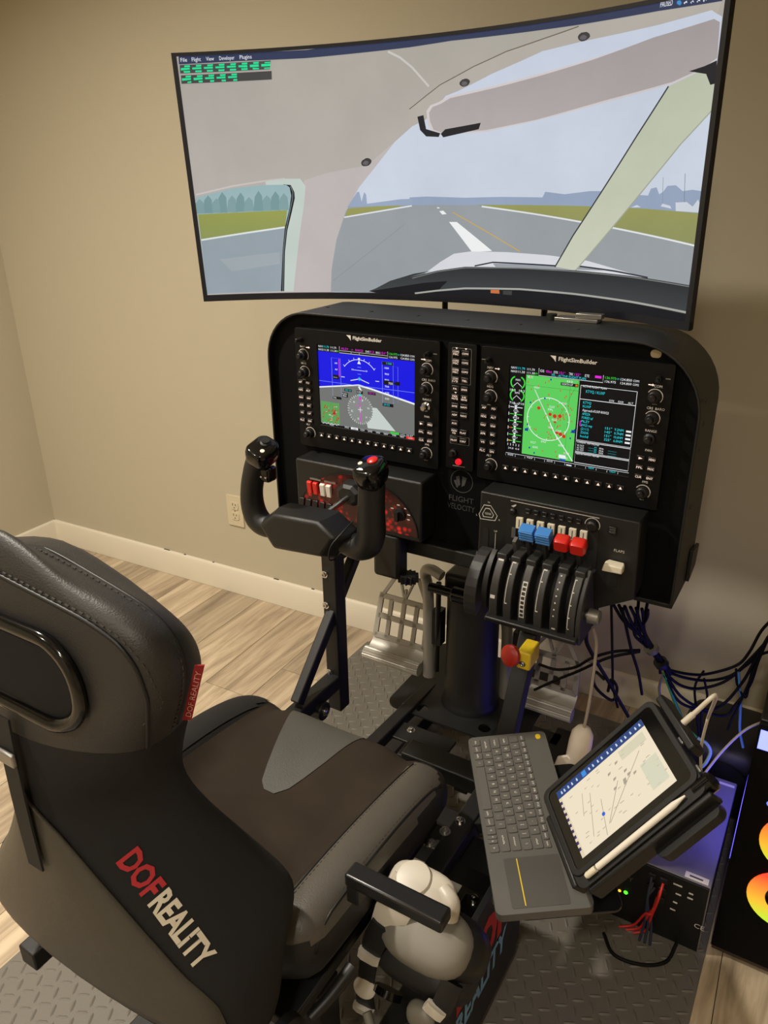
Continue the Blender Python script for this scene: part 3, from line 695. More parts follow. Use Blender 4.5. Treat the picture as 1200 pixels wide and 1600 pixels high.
    for i in range(12):
        x=i*17.6
        rect(7,WH if i==4 else (150,155,160),x+ (1 if i!=4 else 0),.6 if i==4 else 4.2,x+16.4,4.9)
        if i not in (0,2): tx(8,BK if i==4 else WH,3,(x+4,1),['','INSET','','PFD','OBS','CDI','DME','XPDR','IDENT','TMR','NRST','ALERT'][i],9)
    rect(8,(230,50,40),193,.3,211,5);rect(7,(50,200,50),159,5,178,9);rect(6,BK,178,5,211,9);tx(8,WH,3,(181,5.6),'LCL 22:57',26)
def mfd(p,ln,tx,rect,box):
    rect(1,BK,0,0,211,158)
    rect(2,(92,204,92),29,9,118,145)
    topbar(p,ln,tx,rect,box,1)
    for i,(s,c,x) in enumerate((('GS',WH,52),('0kt',MG,62),('DTK',WH,75),('151°',MG,84),('TRK',WH,100),('132°',MG,109),('ETE',WH,126),('1',MG,142))): tx(4,c,4,(x,152),s,10 if c==MG else 7)
    tx(4,CY,4,(72,147),'FPL - ACTIVE FLIGHT PLAN',56)
    # rings, routes
    ln(4,WH,1.2,circ((71,75),36,0,360,48))
    for a in range(0,360,30): ln(4,WH,.8,[(71+36*math.cos(math.radians(a)),75+36*math.sin(math.radians(a))),(71+33*math.cos(math.radians(a)),75+33*math.sin(math.radians(a)))])
    ln(5,(200,215,200),1.6,[(45,122),(66,85)]);ln(5,WH,1.6,[(66,85),(84,53),(118,10)])
    ln(3,(60,140,60),.5,[(29,128),(118,128)]);ln(3,(60,140,60),.5,[(104,9),(104,145)]);ln(3,(60,140,60),.5,[(80,60),(118,145)])
    rng=np.random.default_rng(5)
    for i in range(58):
        x,y=rng.uniform(32,115),rng.uniform(14,142)
        if i>26: x,y=rng.normal(96,8),rng.normal(92,12)
        if i>44: x,y=rng.normal(80,12),rng.normal(62,14)
        x=min(max(x,32),115);s=1.1
        p(6,(205,60,25),[(round(x-s,1),round(y-1.4,1)),(round(x+s,1),round(y-1.4,1)),(round(x,1),round(y+2.4,1))])
    for x,y,s in ((54,92,3),(74,84,3),(82,82,3.5),(91,83,3.2),(88,55,3),(94,53,3.4),(100,50,3.2),(83,72,2)): p(6,(200,50,25),circ((x,y),s,0,360,9)[:-1])
    for x,y in ((35,60),(41,20),(110,47),(112,60),(50,12),(38,98),(62,108),(70,140)): rect(6,(20,60,160),x,y,x+2.4,y+3)
    p(6,(20,60,160),[(32,50),(38,50),(38,56),(32,54)]);p(6,(20,60,160),[(110,58),(118,58),(118,66)])
    for s,x,y in (('KRDU',44,124),('KFAY',92,103),('FPL',70,90),('CLAY',72,95),('KLHZ',78,74),('W03',72,60),('KSOP',86,56),('KCLT',44,30),('KPGV',62,34),('K5W5',48,22),('KRWI',92,32),('KOAJ',100,12),('35NM',102,20),('KETC',32,140),('KASJ',98,140)): tx(7,WH,3.6,(x,y),s,9)
    rect(6,BK,88,134,117,139);tx(7,WH,3.2,(90,135),'NORTH UP',18);rect(7,(210,110,40),112,135,116,138)
    rect(7,WH,94,12,106,18);rect(8,(30,90,190),96,8,106,11)
    # engine strip
    for cy in (130,108):
        ln(4,GR,2.2,circ((13,cy),10,110,240,14));ln(4,GR,2.2,circ((17,cy),10,-60,70,14))
        ln(4,WH,.9,[(8,cy-6),(14,cy),(22,cy-6)]);tx(4,WH,3.2,(11,cy+3),'MAN' if cy>120 else 'RPM',8);tx(4,WH,3.8,(2,cy-15),'18.2' if cy>120 else '710',10);tx(4,WH,3.8,(18,cy-15),'18.2' if cy>120 else '710',10)
    for i,y in enumerate((88,76,64,52,40,29)):
        ln(4,GR if i else WH,1.2,[(4,y),(26,y)]);ln(4,WH,1,[(2,y-2.5),(2,y+2.5)]);p(5,WH,[(11,y-3.5),(17,y-3.5),(14,y)]);p(5,WH,[(11,y+3.5),(17,y+3.5),(14,y)])
        tx(4,WH,3,(10,y+4.4),('FFLOW','OIL','PSI','CHT','FUEL','VOLT')[i],10)
        if i in (3,5): ln(5,(220,60,40) if i==3 else (220,200,60),1.4,[(3,y),(8,y)])
    for i in range(5): ln(5,WH,.8,[(3+i*5,20),(3+i*5,24)])
    tx(4,WH,3,(4,14),'24.0  0.4',20)
    # flight plan window
    box(4,WH,.9,121,48,209,138);tx(5,WH,3.4,(124,135.6),'ACTIVE FLIGHT PLAN',38)
    tx(5,CY,4.4,(130,127),'KTYQ / KUXP',30);ln(4,WH,.9,[(121,116),(209,116)])
    for x,s in ((168,'DTK'),(182,'DIS'),(197,'ALT')): tx(5,WH,3,(x,117.5),s,8)
    for i,(s,c) in enumerate((('KTYQ',CY),('KUXP',CY),('Approach-KUXP-RNV23',WH),('AMZZA',CY),('FORED iaf',CY),('PILZY',CY),('RW23 map',CY),('(2111)',CY),('ZOGVA',CY),('hold',CY))):
        tx(5,c,4,(127,109-i*6.2),s,42 if i==2 else (18 if ' ' in s else 13))
    ln(5,MG,1.2,[(128,80),(125,80),(125,72),(128,72)])
    for i,(a,b) in enumerate((('151°','9.2NM'),('145°','0.7NM'),('151°','10.6NM'),('325°','6.0NM'))):
        tx(5,CY,4,(166,72-i*6.2),a,11);tx(5,CY,4,(181,72-i*6.2),b,14);rect(5,WH,199,72-i*6.2,207,75-i*6.2)
    box(4,WH,.9,121,28,209,46);tx(5,WH,3.2,(123,43),'CURRENT VNV PROFILE',36)
    for y in (37.5,33.5,29.8): tx(5,WH,2.8,(123,y),'VS TGT',12);tx(5,CY,2.8,(142,y),'_____FT',14);tx(5,WH,2.8,(160,y),'FPA',7);tx(5,CY,2.8,(174,y),'______',14)
    box(4,WH,.9,121,9,209,26);tx(5,WH,3.2,(123,23.5),'SELECTED WAYPOINT WEATHER',38)
    rect(4,BK,0,0,211,8)
    for i in range(12):
        ln(5,WH,.6,[(i*17.6,1),(i*17.6,6),(i*17.6+17,6)])
    for i,s in ((0,'ENGINE'),(2,'MAP'),(4,'DCLTR'),(8,'VIEW'),(10,'CHKLIST')): tx(5,CY if i>7 else WH,3,(i*17.6+4,2),s,10)
    rect(5,WH,108,1,117,3)
def pfd_art(): return gen(pfd)
def mfd_art(): return gen(mfd)
display(0.0, pfd_art, 'glass flight display showing a blue sky attitude screen above the yoke', True)
display(0.3905, mfd_art, 'glass flight display showing a green moving map above the throttle levers', False)

# ------------------------------------------------------------------ audio panel between the displays
t = thing('audio_panel', 'narrow black audio panel of backlit keys and one red button between the displays', 'audio panel', (0.302, 0.01, 0.905))
obj('bezel', MB().prism(rrect(0.276, 0.330, 0.905, 1.131, 0.003, 3), PF(0.0099), 0.0109), mat('display_bezel', (14, 15, 17), 0.38), t, bevel=0.0008)
fr2 = lambda x0, x1, y0, y1: MB().ring(rrect(x0, x1, y0, y1, 0.002, 3), rrect(x0 + .0006, x1 - .0006, y0 + .0006, y1 - .0006, 0.0016, 3), PF(-0.001), 0.0003)
obj('group_outline', fr2(0.284, 0.3205, 1.0615, 1.1235), mat('dim_print', (120, 116, 110), 0.7), t)
obj('group_outline', fr2(0.2835, 0.3215, 0.9525, 0.9675), mat('dim_print', (120, 116, 110), 0.7), t)
LEFT = ['COM1|MIC', 'COM2|MIC', 'COM3|MIC', 'COM|1/2', 'PA', 'MKR|MUTE', 'DME', 'ADF', 'AUX', 'MAN|SQ', 'PILOT']
RIGHT = ['COM1', 'COM2', 'COM3', 'TEL', 'SPKR', 'HI|SENS', 'NAV1', 'NAV2', None, 'PLAY', 'COPLT']
for cx, names in ((0.2925, LEFT), (0.310, RIGHT)):
    for i, s in enumerate(names):
        if not s: continue
        z = 1.115 - i * 0.0155
        k = obj('key', MB().box(cx - 0.0072, cx + 0.0072, -0.0035, -0.0005, z - 0.0055, z + 0.0055), BLACK, t, bevel=0.0012)
        ls = s.split('|'); mb = MB()
        for j, q in enumerate(ls): mb.text(q, PF(-0.0036) @ Matrix.Translation((cx, z + (0.0006 if len(ls) == 2 and j == 0 else (-0.0036 if len(ls) == 2 else -0.0015)), 0)), 0.0032, min(0.0115, 0.0033 * len(q)), align='CENTER')
        obj('key_legend', mb, BACKLIT, k)
for x, z in ((0.2925, 1.1225), (0.310, 1.1225), (0.2925, 1.0455)): obj('indicator', MB().prism([(x - .0022, z + .0012), (x + .0022, z + .0012), (x, z - .0014)], PF(-.001), .0004), BACKLIT, t)
obj('volume_knob', MB().lathe((0.292, -0.001, 0.936), (0, -1, 0), [(0, .0075), (.006, .007), (.007, .0045), (.014, .0042)], 18), BLACK, t)
obj('red_button', MB().lathe((0.302, -0.001, 0.920), (0, -1, 0), [(0, .0062), (.003, .006), (.0045, .0045)], 20), mat('lit_red', (225, 30, 40), 0.4, emit=((235, 25, 45), 0.7)), t, label='round red lit button')
obj('legend', MB().box(0.290, 0.314, -0.0013, -0.001, 0.9105, 0.912), mat('dim_print', (120, 116, 110), 0.7), t)

# ================================================================== YOKE
SATIN = mat('satin_black_body', (20, 20, 20), 0.42, bump=(1400, 0.25))
t = thing('control_yoke', 'black aircraft control yoke with red and white rocker switches on its box', 'yoke', (0.111, -0.02, 0.765))
hs = obj('housing', MB().box(-0.031, 0.253, -0.05, 0.0095, 0.765, 0.886), SATIN, t, bevel=0.004)
def red_glow():
    m = bpy.data.materials.new('red_backlit_carbon'); m.use_nodes = True; nt = m.node_tree; b = nt.nodes['Principled BSDF']
    b.inputs['Base Color'].default_value = (0.006, 0.004, 0.004, 1); b.inputs['Roughness'].default_value = 0.25
    tc = nt.nodes.new('ShaderNodeTexCoord'); v = nt.nodes.new('ShaderNodeTexVoronoi'); v.inputs['Scale'].default_value = 95
    n = nt.nodes.new('ShaderNodeTexNoise'); n.inputs['Scale'].default_value = 26
    nt.links.new(tc.outputs['Object'], v.inputs['Vector']); nt.links.new(tc.outputs['Object'], n.inputs['Vector'])
    r1 = nt.nodes.new('ShaderNodeMapRange'); r1.inputs['From Min'].default_value = 0.55; r1.inputs['From Max'].default_value = 0.05
    r2 = nt.nodes.new('ShaderNodeMapRange'); r2.inputs['From Min'].default_value = 0.44; r2.inputs['From Max'].default_value = 0.74
    nt.links.new(v.outputs['Distance'], r1.inputs['Value']); nt.links.new(n.outputs['Fac'], r2.inputs['Value'])
    ml = nt.nodes.new('ShaderNodeMath'); ml.operation = 'MULTIPLY'; nt.links.new(r1.outputs[0], ml.inputs[0]); nt.links.new(r2.outputs[0], ml.inputs[1])
    b.inputs['Emission Color'].default_value = (*srgb((215, 22, 26)), 1)
    m2 = nt.nodes.new('ShaderNodeMath'); m2.operation = 'MULTIPLY_ADD'; m2.inputs[1].default_value = 1.5; m2.inputs[2].default_value = 0.03
    nt.links.new(ml.outputs[0], m2.inputs[0]); nt.links.new(m2.outputs[0], b.inputs['Emission Strength'])
    return m
arch = [(0.111 + 0.133 * math.cos(PI * k / 24), 0.776 + 0.098 * math.sin(PI * k / 24)) for k in range(25)]
obj('backlit_window', MB().prism(arch, PF(-0.0498), 0.0008), red_glow(), t, smooth=20)
obj('window_rim', MB().ring([(0.111 + 0.136 * math.cos(PI * k / 24), 0.775 + 0.101 * math.sin(PI * k / 24)) for k in range(25)], arch, PF(-0.0498), 0.002), BLACK, t)
for x, m in ((0.0145, REDP), (0.0285, REDP), (0.0455, WHITEP), (0.060, WHITEP)):
    obj('rocker_switch', MB().prism([(0, 0), (0.004, 0), (0.007, 0.024), (0.004, 0.026), (0, 0.026)], frame((x - 0.0052, -0.0506, 0.819), (0, -1, 0), (0, 0, 1)), 0.0104), m, t, bevel=0.0012, label='red rocker switch' if m is REDP else 'white rocker switch')
obj('switch_guard', MB().box(0.005, 0.031, -0.053, -0.0506, 0.849, 0.852).box(0.039, 0.066, -0.053, -0.0506, 0.849, 0.852), STEEL, t)
for k in range(5): obj('rocker_switch', MB().prism([(0, 0), (0.006, 0.002), (0.003, 0.018), (0, 0.018)], frame((-0.012 + k * 0.0165, -0.0506, 0.787), (0, -1, 0), (0, 0, 1)), 0.012), BLACK, t, bevel=0.001)
k = obj('key_switch', MB().lathe((0.208, -0.0506, 0.815), (0, -1, 0), [(0, .013), (.004, .012), (.005, .009), (.009, .0085)], 22).box(0.205, 0.211, -0.066, -0.058, 0.806, 0.824), BLACK, t)
for a in (150, 100, 50, 10, -20):
    c = (0.208 + 0.019 * math.cos(math.radians(a)), 0.815 + 0.019 * math.sin(math.radians(a)))
    obj('legend', MB().prism(rrect(c[0] - .003, c[0] + .003, c[1] - .001, c[1] + .001, .0003, 2), PF(-0.0507), 0.0003), INK, t)
obj('shaft_boss', MB().loft([[Vector((0.108 + r * math.cos(PI / 8 + k * PI / 4) * 1.25, y, 0.842 + r * math.sin(PI / 8 + k * PI / 4))) for k in range(8)] for y, r in ((-0.05, 0.026), (-0.072, 0.022), (-0.078, 0.016))]), SATIN, t, smooth=25)
obj('shaft', MB().cyl((0.108, -0.075, 0.838), (0.108, -0.19, 0.828), 0.0055, n=16), CHROME, t)
# wheel
prof = [(0.012, 0.822), (0.046, 0.776), (0.172, 0.786), (0.206, 0.834), (0.164, 0.862), (0.052, 0.856)]
def hub_ring(y, k, dz): return [Vector((0.111 + (x - 0.111) * k, y, 0.82 + (z - 0.82) * k + dz)) for x, z in prof]
wh = obj('hub', MB().loft([hub_ring(-0.165, 0.72, 0), hub_ring(-0.18, 0.97, 0), hub_ring(-0.212, 1.0, 0), hub_ring(-0.24, 0.82, 0.006)]), SATIN, t, bevel=0.006, smooth=30, segs=3)
obj('hub_seam', MB().tube([(0.196, -0.19, 0.853), (0.196, -0.222, 0.845), (0.186, -0.244, 0.825), (0.176, -0.236, 0.795), (0.172, -0.21, 0.783)], 0.0014, 6), RUBBER, wh)
lg = obj('grip', MB().tube([(0.04, -0.198, 0.815), (0.012, -0.2, 0.808), (-0.008, -0.2, 0.818), (-0.017, -0.2, 0.842), (-0.0165, -0.2, 0.872), (-0.008, -0.2, 0.905), (0.006, -0.2, 0.938)], [.021, .0215, .0225, .0215, .0205, .0205, .0215], 18), SATIN, t, smooth=60)
rg = obj('grip', MB().tube([(0.185, -0.198, 0.815), (0.212, -0.2, 0.812), (0.231, -0.2, 0.822), (0.239, -0.2, 0.845), (0.2395, -0.2, 0.875), (0.241, -0.2, 0.91), (0.242, -0.2, 0.942)], [.021, .0225, .0245, .0245, .0235, .0225, .022], 18), SATIN, t, smooth=60)
def head(g, c, lean):
    c = Vector(c); ax = Vector((lean, -0.35, 1)).normalized()
    M = frame(c, Vector((1, 0, -lean)), ax.cross(Vector((1, 0, -lean))) * 1)
    base = rrect(-0.022, 0.024, -0.03, 0.026, 0.015, 5)
    rings = [[M @ Vector((x * k, y * k, z)) for x, y in base] for z, k in ((-0.02, .8), (-0.008, .98), (0.008, 1.0), (0.016, .93), (0.018, .8))]
    h = obj('grip_head', MB().loft(rings), GLOSS, g, smooth=50)
    return M
M = head(lg, (0.02, -0.204, 0.952), 0.35)
obj('hat_switch', MB().lathe(M @ Vector((0.0, 0.008, 0.016)), M.to_3x3() @ Vector((0, 0, 1)), [(0, .011), (.003, .010), (.005, .007), (.008, .0075)], 16), BLACK, lg)
obj('thumb_button', MB().lathe(M @ Vector((0.010, -0.012, 0.016)), M.to_3x3() @ Vector((0, 0, 1)), [(0, .0042), (.003, .004)], 12), WHITEP, lg, label='white thumb button')
obj('trigger_block', MB().box(0.012, 0.034, -0.21, -0.185, 0.897, 0.925), GLOSS, lg, bevel=0.005)
for dx in (0.018, 0.028): obj('stud', MB().lathe((dx, -0.2101, 0.908), (0, -1, 0), [(0, .0026), (.002, .002)], 10), CHROME, lg)
M = head(rg, (0.244, -0.204, 0.955), -0.1)
obj('thumb_button', MB().lathe(M @ Vector((0.004, 0.008, 0.016)), M.to_3x3() @ Vector((0, 0, 1)), [(0, .0095), (.004, .009), (.006, .006)], 18), REDP, rg, label='round red thumb button')
obj('thumb_button', MB().lathe(M @ Vector((-0.014, -0.002, 0.016)), M.to_3x3() @ Vector((0, 0, 1)), [(0, .0042), (.003, .004)], 12), WHITEP, rg, label='white thumb button')
obj('rocker', MB().lathe(M @ Vector((-0.006, -0.020, 0.013)), M.to_3x3() @ Vector((0, -.4, 1)), [(0, .008), (.004, .007)], 14), CHROME, rg)
# clamp under the panel
ck = obj('desk_clamp', MB().box(0.145, 0.205, -0.05, -0.0125, 0.672, 0.767), SATIN, t, bevel=0.008)
n = 12
obj('clamp_knob', MB().prism([((0.021 if k % 2 else 0.015) * math.cos(k * PI / n) , (0.021 if k % 2 else 0.015) * math.sin(k * PI / n)) for k in range(2 * n)], Matrix.Translation((0.215, -0.032, 0.668)), 0.016), BLACK, t, bevel=0.002)

# ================================================================== THROTTLE QUADRANT
t = thing('throttle_quadrant', 'black throttle quadrant with blue and red lever knobs and a white flap lever', 'throttle', (0.505, -0.03, 0.70))
face = [(0.370, 0.722), (0.588, 0.728), (0.646, 0.762), (0.642, 0.897), (0.372, 0.897)]
obj('housing', MB().prism(face, PF(-0.0045), 0.0555), SATIN, t, bevel=0.003)
obj('mount_block', MB().box(0.40, 0.62, -0.006, 0.0095, 0.75, 0.885), SATIN, t)
FM = PF(-0.0602)
def ink(name, mb): return obj(name, mb, mat('dim_white_print', (196, 192, 184), 0.6), t, smooth=20)
hexo = [(0.380, 0.874), (0.393, 0.875), (0.406, 0.858), (0.402, 0.848), (0.374, 0.846), (0.371, 0.855)]
hexi = [(0.3881 + (x - 0.3881) * .93, 0.8597 + (z - 0.8597) * .92) for x, z in hexo]
ink('gear_outline', MB().ring(hexo, hexi, FM, .0003))
hexo2 = [(0.3881 + (x - 0.3881) * .62, 0.8597 + (z - 0.8597) * .62) for x, z in hexo]; hexi2 = [(0.3881 + (x - 0.3881) * .55, 0.8597 + (z - 0.8597) * .53) for x, z in hexo]
ink('gear_outline', MB().ring(hexo2, hexi2, FM, .0003))
ink('gear_name', MB().text('GEAR', FM @ Matrix.Translation((0.3885, 0.857, 0)), 0.0042, 0.012, align='CENTER'))
for s, x, z in (('N', 0.389, 0.8785), ('L', 0.3675, 0.851), ('R', 0.4095, 0.850)): ink('legend', MB().text(s, FM @ Matrix.Translation((x, z, 0)), 0.0032, align='CENTER'))
obj('gear_slot', MB().prism(rrect(0.380, 0.391, 0.782, 0.832, 0.005), FM, 0.0008), RUBBER, t)
obj('gear_lever', MB().cyl((0.3855, -0.05, 0.79), (0.3855, -0.078, 0.788), 0.004).cyl((0.379, -0.08, 0.788), (0.392, -0.08, 0.788), 0.007), BLACK, t, bevel=0.001)
ink('legend', MB().text('UP', FM @ Matrix.Translation((0.404, 0.8275, 0)), 0.0036, align='CENTER')); ink('legend', MB().text('DOWN', FM @ Matrix.Translation((0.402, 0.779, 0)), 0.0036, align='CENTER'))
ink('gear_line', MB().prism(rrect(0.4034, 0.4042, 0.785, 0.8255, .0003, 2), FM, .0003))
ink('brand_line', MB().prism(rrect(0.428, 0.578, 0.8905, 0.8915, .0003, 2), FM, .0003))
obj('mode_switch', MB().lathe((0.434, -0.0602, 0.874), (0, -1, 0), [(0, .006), (.006, .0055), (.008, .003)], 16), BLACK, t)
ink('legend', MB().prism([(0.4295, 0.8815), (0.438, 0.8865), (0.4385, 0.8845), (0.4345, 0.8805)], FM, .0003))
for i in range(7):
    x = 0.460 + i * 0.01435
    k = obj('mode_button', MB().box(x - .0045, x + .0045, -0.0635, -0.0598, 0.8745, 0.8835), BLACK, t, bevel=.001)
    obj('button_light', MB().box(x - .0022, x + .0022, -0.0638, -0.0634, 0.876, 0.8772), mat('dim_print', (120, 116, 110), 0.7), k)
obj('dial', MB().lathe((0.568, -0.0602, 0.877), (0, -1, 0), [(0, .009), (.008, .0085), (.01, .006)], 20), BLACK, t)
n = 14; arc = [(0.568 + rr * math.cos(math.radians(-30 + 210 * i / n)), 0.877 + rr * math.sin(math.radians(-30 + 210 * i / n))) for rr, rg in ((.0125, range(n + 1)), (.0115, range(n, -1, -1))) for i in rg]
ink('dial_arc', MB().prism(arc, FM, .0003))
k = obj('autopilot_button', MB().box(0.5945, 0.6075, -0.064, -0.0598, 0.869, 0.882), BLACK, t, bevel=.0012)
obj('button_print', MB().text('AUTO', PF(-0.0641) @ Matrix.Translation((0.601, 0.8765, 0)), 0.003, .009, align='CENTER').text('PILOT', PF(-0.0641) @ Matrix.Translation((0.601, 0.872, 0)), 0.003, .009, align='CENTER'), mat('dim_print', (120, 116, 110), 0.7), k)
ink('flaps_name', MB().text('FLAPS', FM @ Matrix.Translation((0.6145, 0.840, 0)), 0.0045, 0.0165, align='CENTER'))
obj('flap_slot', MB().prism(rrect(0.600, 0.622, 0.772, 0.822, 0.002), FM, 0.0006), RUBBER, t)
obj('flap_lever', MB().loft([[Vector((0.6115 + x * k, y, 0.8185 + z * k)) for x, z in ((-.0165, -.006), (.0165, -.005), (.0165, .007), (-.0135, .008))] for y, k in ((-0.061, .82), (-0.072, 1.0), (-0.084, .96))]), CREAM, t, bevel=.002)
obj('flap_stem', MB().box(0.606, 0.617, -0.062, -0.05, 0.78, 0.815), BLACK, t)
# lever bay: recess, white label plates, ribs, levers
obj('lever_bay', MB().prism(rrect(0.424, 0.580, 0.728, 0.868, 0.003), FM, 0.0006), RUBBER, t)
for i in range(7):
    x = 0.4475 + i * 0.0182
    p = obj('label_plate', MB().box(x - .0058, x + .0058, -0.0665, -0.0612, 0.846, 0.866), CREAM, t, bevel=.0006)
    obj('label_text', MB().box(x - .0007, x + .0007, -0.0668, -0.0664, 0.849, 0.863), mat('dark_print', (70, 68, 62), 0.7), p)
DC = (-0.058, 0.745); DR = 0.091
def arc_pts(r, a0, a1, n=14): return [(DC[0] - r * math.cos(math.radians(a0 + (a1 - a0) * i / n)), DC[1] + r * math.sin(math.radians(a0 + (a1 - a0) * i / n))) for i in range(n + 1)]
YZ = lambda x: Matrix(((0, 0, 1, x), (1, 0, 0, 0), (0, 1, 0, 0), (0, 0, 0, 1)))
RIBM = mat('rib_grey', (46, 45, 44), 0.42, bump=(900, 0.1))
ribs = [0.441, 0.4655, 0.4915, 0.5185, 0.5455, 0.5725]
for i, x in enumerate(ribs):
    o2 = arc_pts(DR, 54, -18); i2 = list(reversed(arc_pts(DR * .45, 54, -18)))
    rb = obj('rib', MB().prism(o2 + i2, YZ(x - 0.0068), 0.0136), RIBM, t, bevel=0.0015, smooth=30)
    def strip(a0, a1, xo, wd, name='scale_mark'):
        pts = arc_pts(DR + .0003, a0, a1, 8)
        mb = MB().loft([[Vector((x + xo + s * wd / 2, y, z)) for s in (-1, 1)] for y, z in pts], cap=False, closed=False); return obj(name, mb, mat('dim_white_print', (196, 192, 184), 0.6), rb)
    if i in (1, 3): strip(46, 2, -0.0038, .0009); strip(47, 45.5, -0.001, .006); strip(3, 1.8, -0.002, .004); strip(34, 33, -0.002, .004)
    if i == 2:
        strip(30, -10, -0.0035, .0012); strip(30, -10, 0.0035, .0012)
        for k in range(9): strip(30 - k * 4.8, 28.5 - k * 4.8, 0, .006)
    if i == 4:
        for k in range(8): strip(52 - k * 7, 50.5 - k * 7, -0.001, .0022)
        strip(-12, -14, 0, .006)
    if i == 5:
        strip(44, -8, -0.0045, .001)
        for k in range(5): strip(44 - k * 13, 43 - k * 13, -0.003, .003)
    if i == 0: strip(52, 49, 0, .009); strip(47, 45, 0, .009); strip(8, 4, -.001, .008)
    obj('rib_cap', MB().box(x - .0085, x + .0085, DC[0] - 0.062, DC[0] - 0.020, DC[1] + 0.062, DC[1] + 0.076), DARKG, rb, bevel=.002)
obj('lever_base', MB().prism([(-0.058, 0.700), (-0.150, 0.706), (-0.155, 0.716), (-0.12, 0.724), (-0.058, 0.73)], YZ(0.428), 0.158), BLACK, t, bevel=.003)
obj('drum', MB().cyl((0.43, DC[0], DC[1]), (0.582, DC[0], DC[1]), DR * .62, n=28), RUBBER, t)
obj('end_cap', MB().prism(arc_pts(DR * 1.0, 58, -30) + [(-0.058, 0.70)], YZ(0.5805), 0.008), DARKG, t, bevel=.002)
def lever(x, ang, r, m, style):
    a = math.radians(ang); d = Vector((0, -math.cos(a), math.sin(a))); c = Vector((x, DC[0], DC[1]))
    lv = obj('lever', MB().bar(c + d * 0.05, c + d * (r - 0.008), 0.006, 0.012, up=(0, 1, 0)), DARKG, t, bevel=.001)
    M = frame(c + d * r, (1, 0, 0), d)
    if style == 'ridged':
        prf = []
        for k in range(4): prf += [(-0.010 + k * 0.0055, .0105), (-0.0078 + k * 0.0055, .0105), (-0.0068 + k * 0.0055, .0088), (-0.0055 + k * 0.0055, .0088)]
        poly = [(z, y) for y, z in prf] + [(-z, y) for y, z in reversed(prf)]
        obj('lever_knob', MB().prism([(zz, yy) for zz, yy in poly], M @ Matrix.Rotation(PI / 2, 4, 'Y') @ Matrix.Translation((0, 0, -.0118)), .0236), m, lv, bevel=.0012, label='ridged blue lever knob')
    else:
        obj('lever_knob', MB().loft([[M @ Vector((px * k, py * k, z)) for px, py in rrect(-.0125, .0125, -.0115, .0115, .005, 4)] for z, k in ((-.011, .7), (-.008, .95), (.006, 1.0), (.011, .85))]), m, lv, smooth=50, label='rounded red lever knob')
lever(0.4785, 67, 0.128, BLUEP, 'ridged'); lever(0.506, 67, 0.128, BLUEP, 'ridged')
lever(0.535, 68, 0.120, REDP, 'round'); lever(0.5615, 68, 0.120, REDP, 'round')
for x in (0.4535,): obj('lever', MB().bar((x, DC[0] - .02, DC[1] + .05), (x, DC[0] - .038, DC[1] + .095), .006, .012), STEEL, t)
for x, z in ((0.4375, .838), (0.4535, .836), (0.4695, .833), (0.4985, .83), (0.521, .838)): obj('lever_tab', MB().box(x - .0035, x + .0035, -0.064, -0.0608, z - .012, z + .006), STEEL, t)
obj('friction_knob', MB().lathe((0.5885, -0.118, 0.748), (1, 0, 0), [(0, .006), (.004, .006), (.004, .0125), (.02, .012), (.022, .010)], 24), STEEL, t)
# trim wheel at the left end
tw = [(DC[0] - .016 - .068 * math.cos(a), DC[1] - .012 + .068 * math.sin(a)) for a in [math.radians(95 - k * 12.5) for k in range(11)]]
ti = [(DC[0] - .016 - .035 * math.cos(a), DC[1] - .012 + .035 * math.sin(a)) for a in [math.radians(-30 + k * 12.5) for k in range(11)]]
obj('trim_wheel', MB().prism(tw + ti, YZ(0.384), 0.022), DARKG, t, bevel=.0015, smooth=8)
obj('wheel_guard', MB().prism(arc_pts(.078, 62, -20) + list(reversed(arc_pts(.04, 62, -20))), YZ(0.414), 0.010), BLACK, t, bevel=.001)

# ================================================================== MOTION RIG
t = thing('motion_rig', 'black square-tube motion rig frame carrying the seat, pedals and panel', 'sim frame', (0.23, -0.3, 0.003))
def tube_bar(name, p0, p1, a=0.036, b=0.036, up=(0, 0, 1), m=POWDER): return obj(name, MB().bar(p0, p1, a, b, up), m, t, bevel=0.003)
def bolt(p, d, r=0.0065, parent=None, m=CHROME):
    b = obj('bolt', MB().lathe(p, d, [(0, r * 1.5), (.0012, r * 1.5), (.0014, r), (r * .9, r), (r, r * .8), (r, r * .5), (r * .55, r * .45)], 14), m, parent or t); return b
for x in (0.012,):
    p = obj('post', MB().bar((x, 0.002, 0.272 if x < .1 else 0.12), (x, 0.002, 0.714 if x < 0.1 else 0.60), 0.036, 0.036, (0, 1, 0)), POWDER, t, bevel=0.003)
    if x < 0.1:
        for z in (0.62, 0.545, 0.372): bolt((x - 0.010, -0.0165, z), (0, -1, 0), .0055, p)
tube_bar('brace', (0.012, 0.095, 0.632), (0.012, -0.15, 0.378), 0.022, 0.026, (0, 1, 1))
tube_bar('brace', (0.455, 0.01, 0.605), (0.452, -0.10, 0.365), 0.034, 0.034, (0, 1, 1))
tube_bar('brace_link', (0.0, 0.03, 0.64), (0.0, 0.11, 0.64), 0.02, 0.02)
for x in (0.012, 0.452): tube_bar('side_rail', (x, 0.0, 0.352), (x, -0.80 if x < .1 else -0.455, 0.352), 0.034, 0.034)
obj('pivot', MB().cyl((0.0, -0.093, 0.330), (0.042, -0.093, 0.330), 0.021), BLACK, t, bevel=.002)
bolt((0.042, -0.093, 0.330), (1, 0, 0), .007)
tube_bar('cross_bar', (0.235, -0.075, 0.290), (0.437, -0.075, 0.290), 0.05, 0.036)
tube_bar('cross_bar', (0.03, -0.205, 0.285), (0.452, -0.205, 0.285), 0.05, 0.036)
tube_bar('cross_bar', (0.012, -0.62, 0.318), (0.395, -0.62, 0.318), 0.034, 0.034)
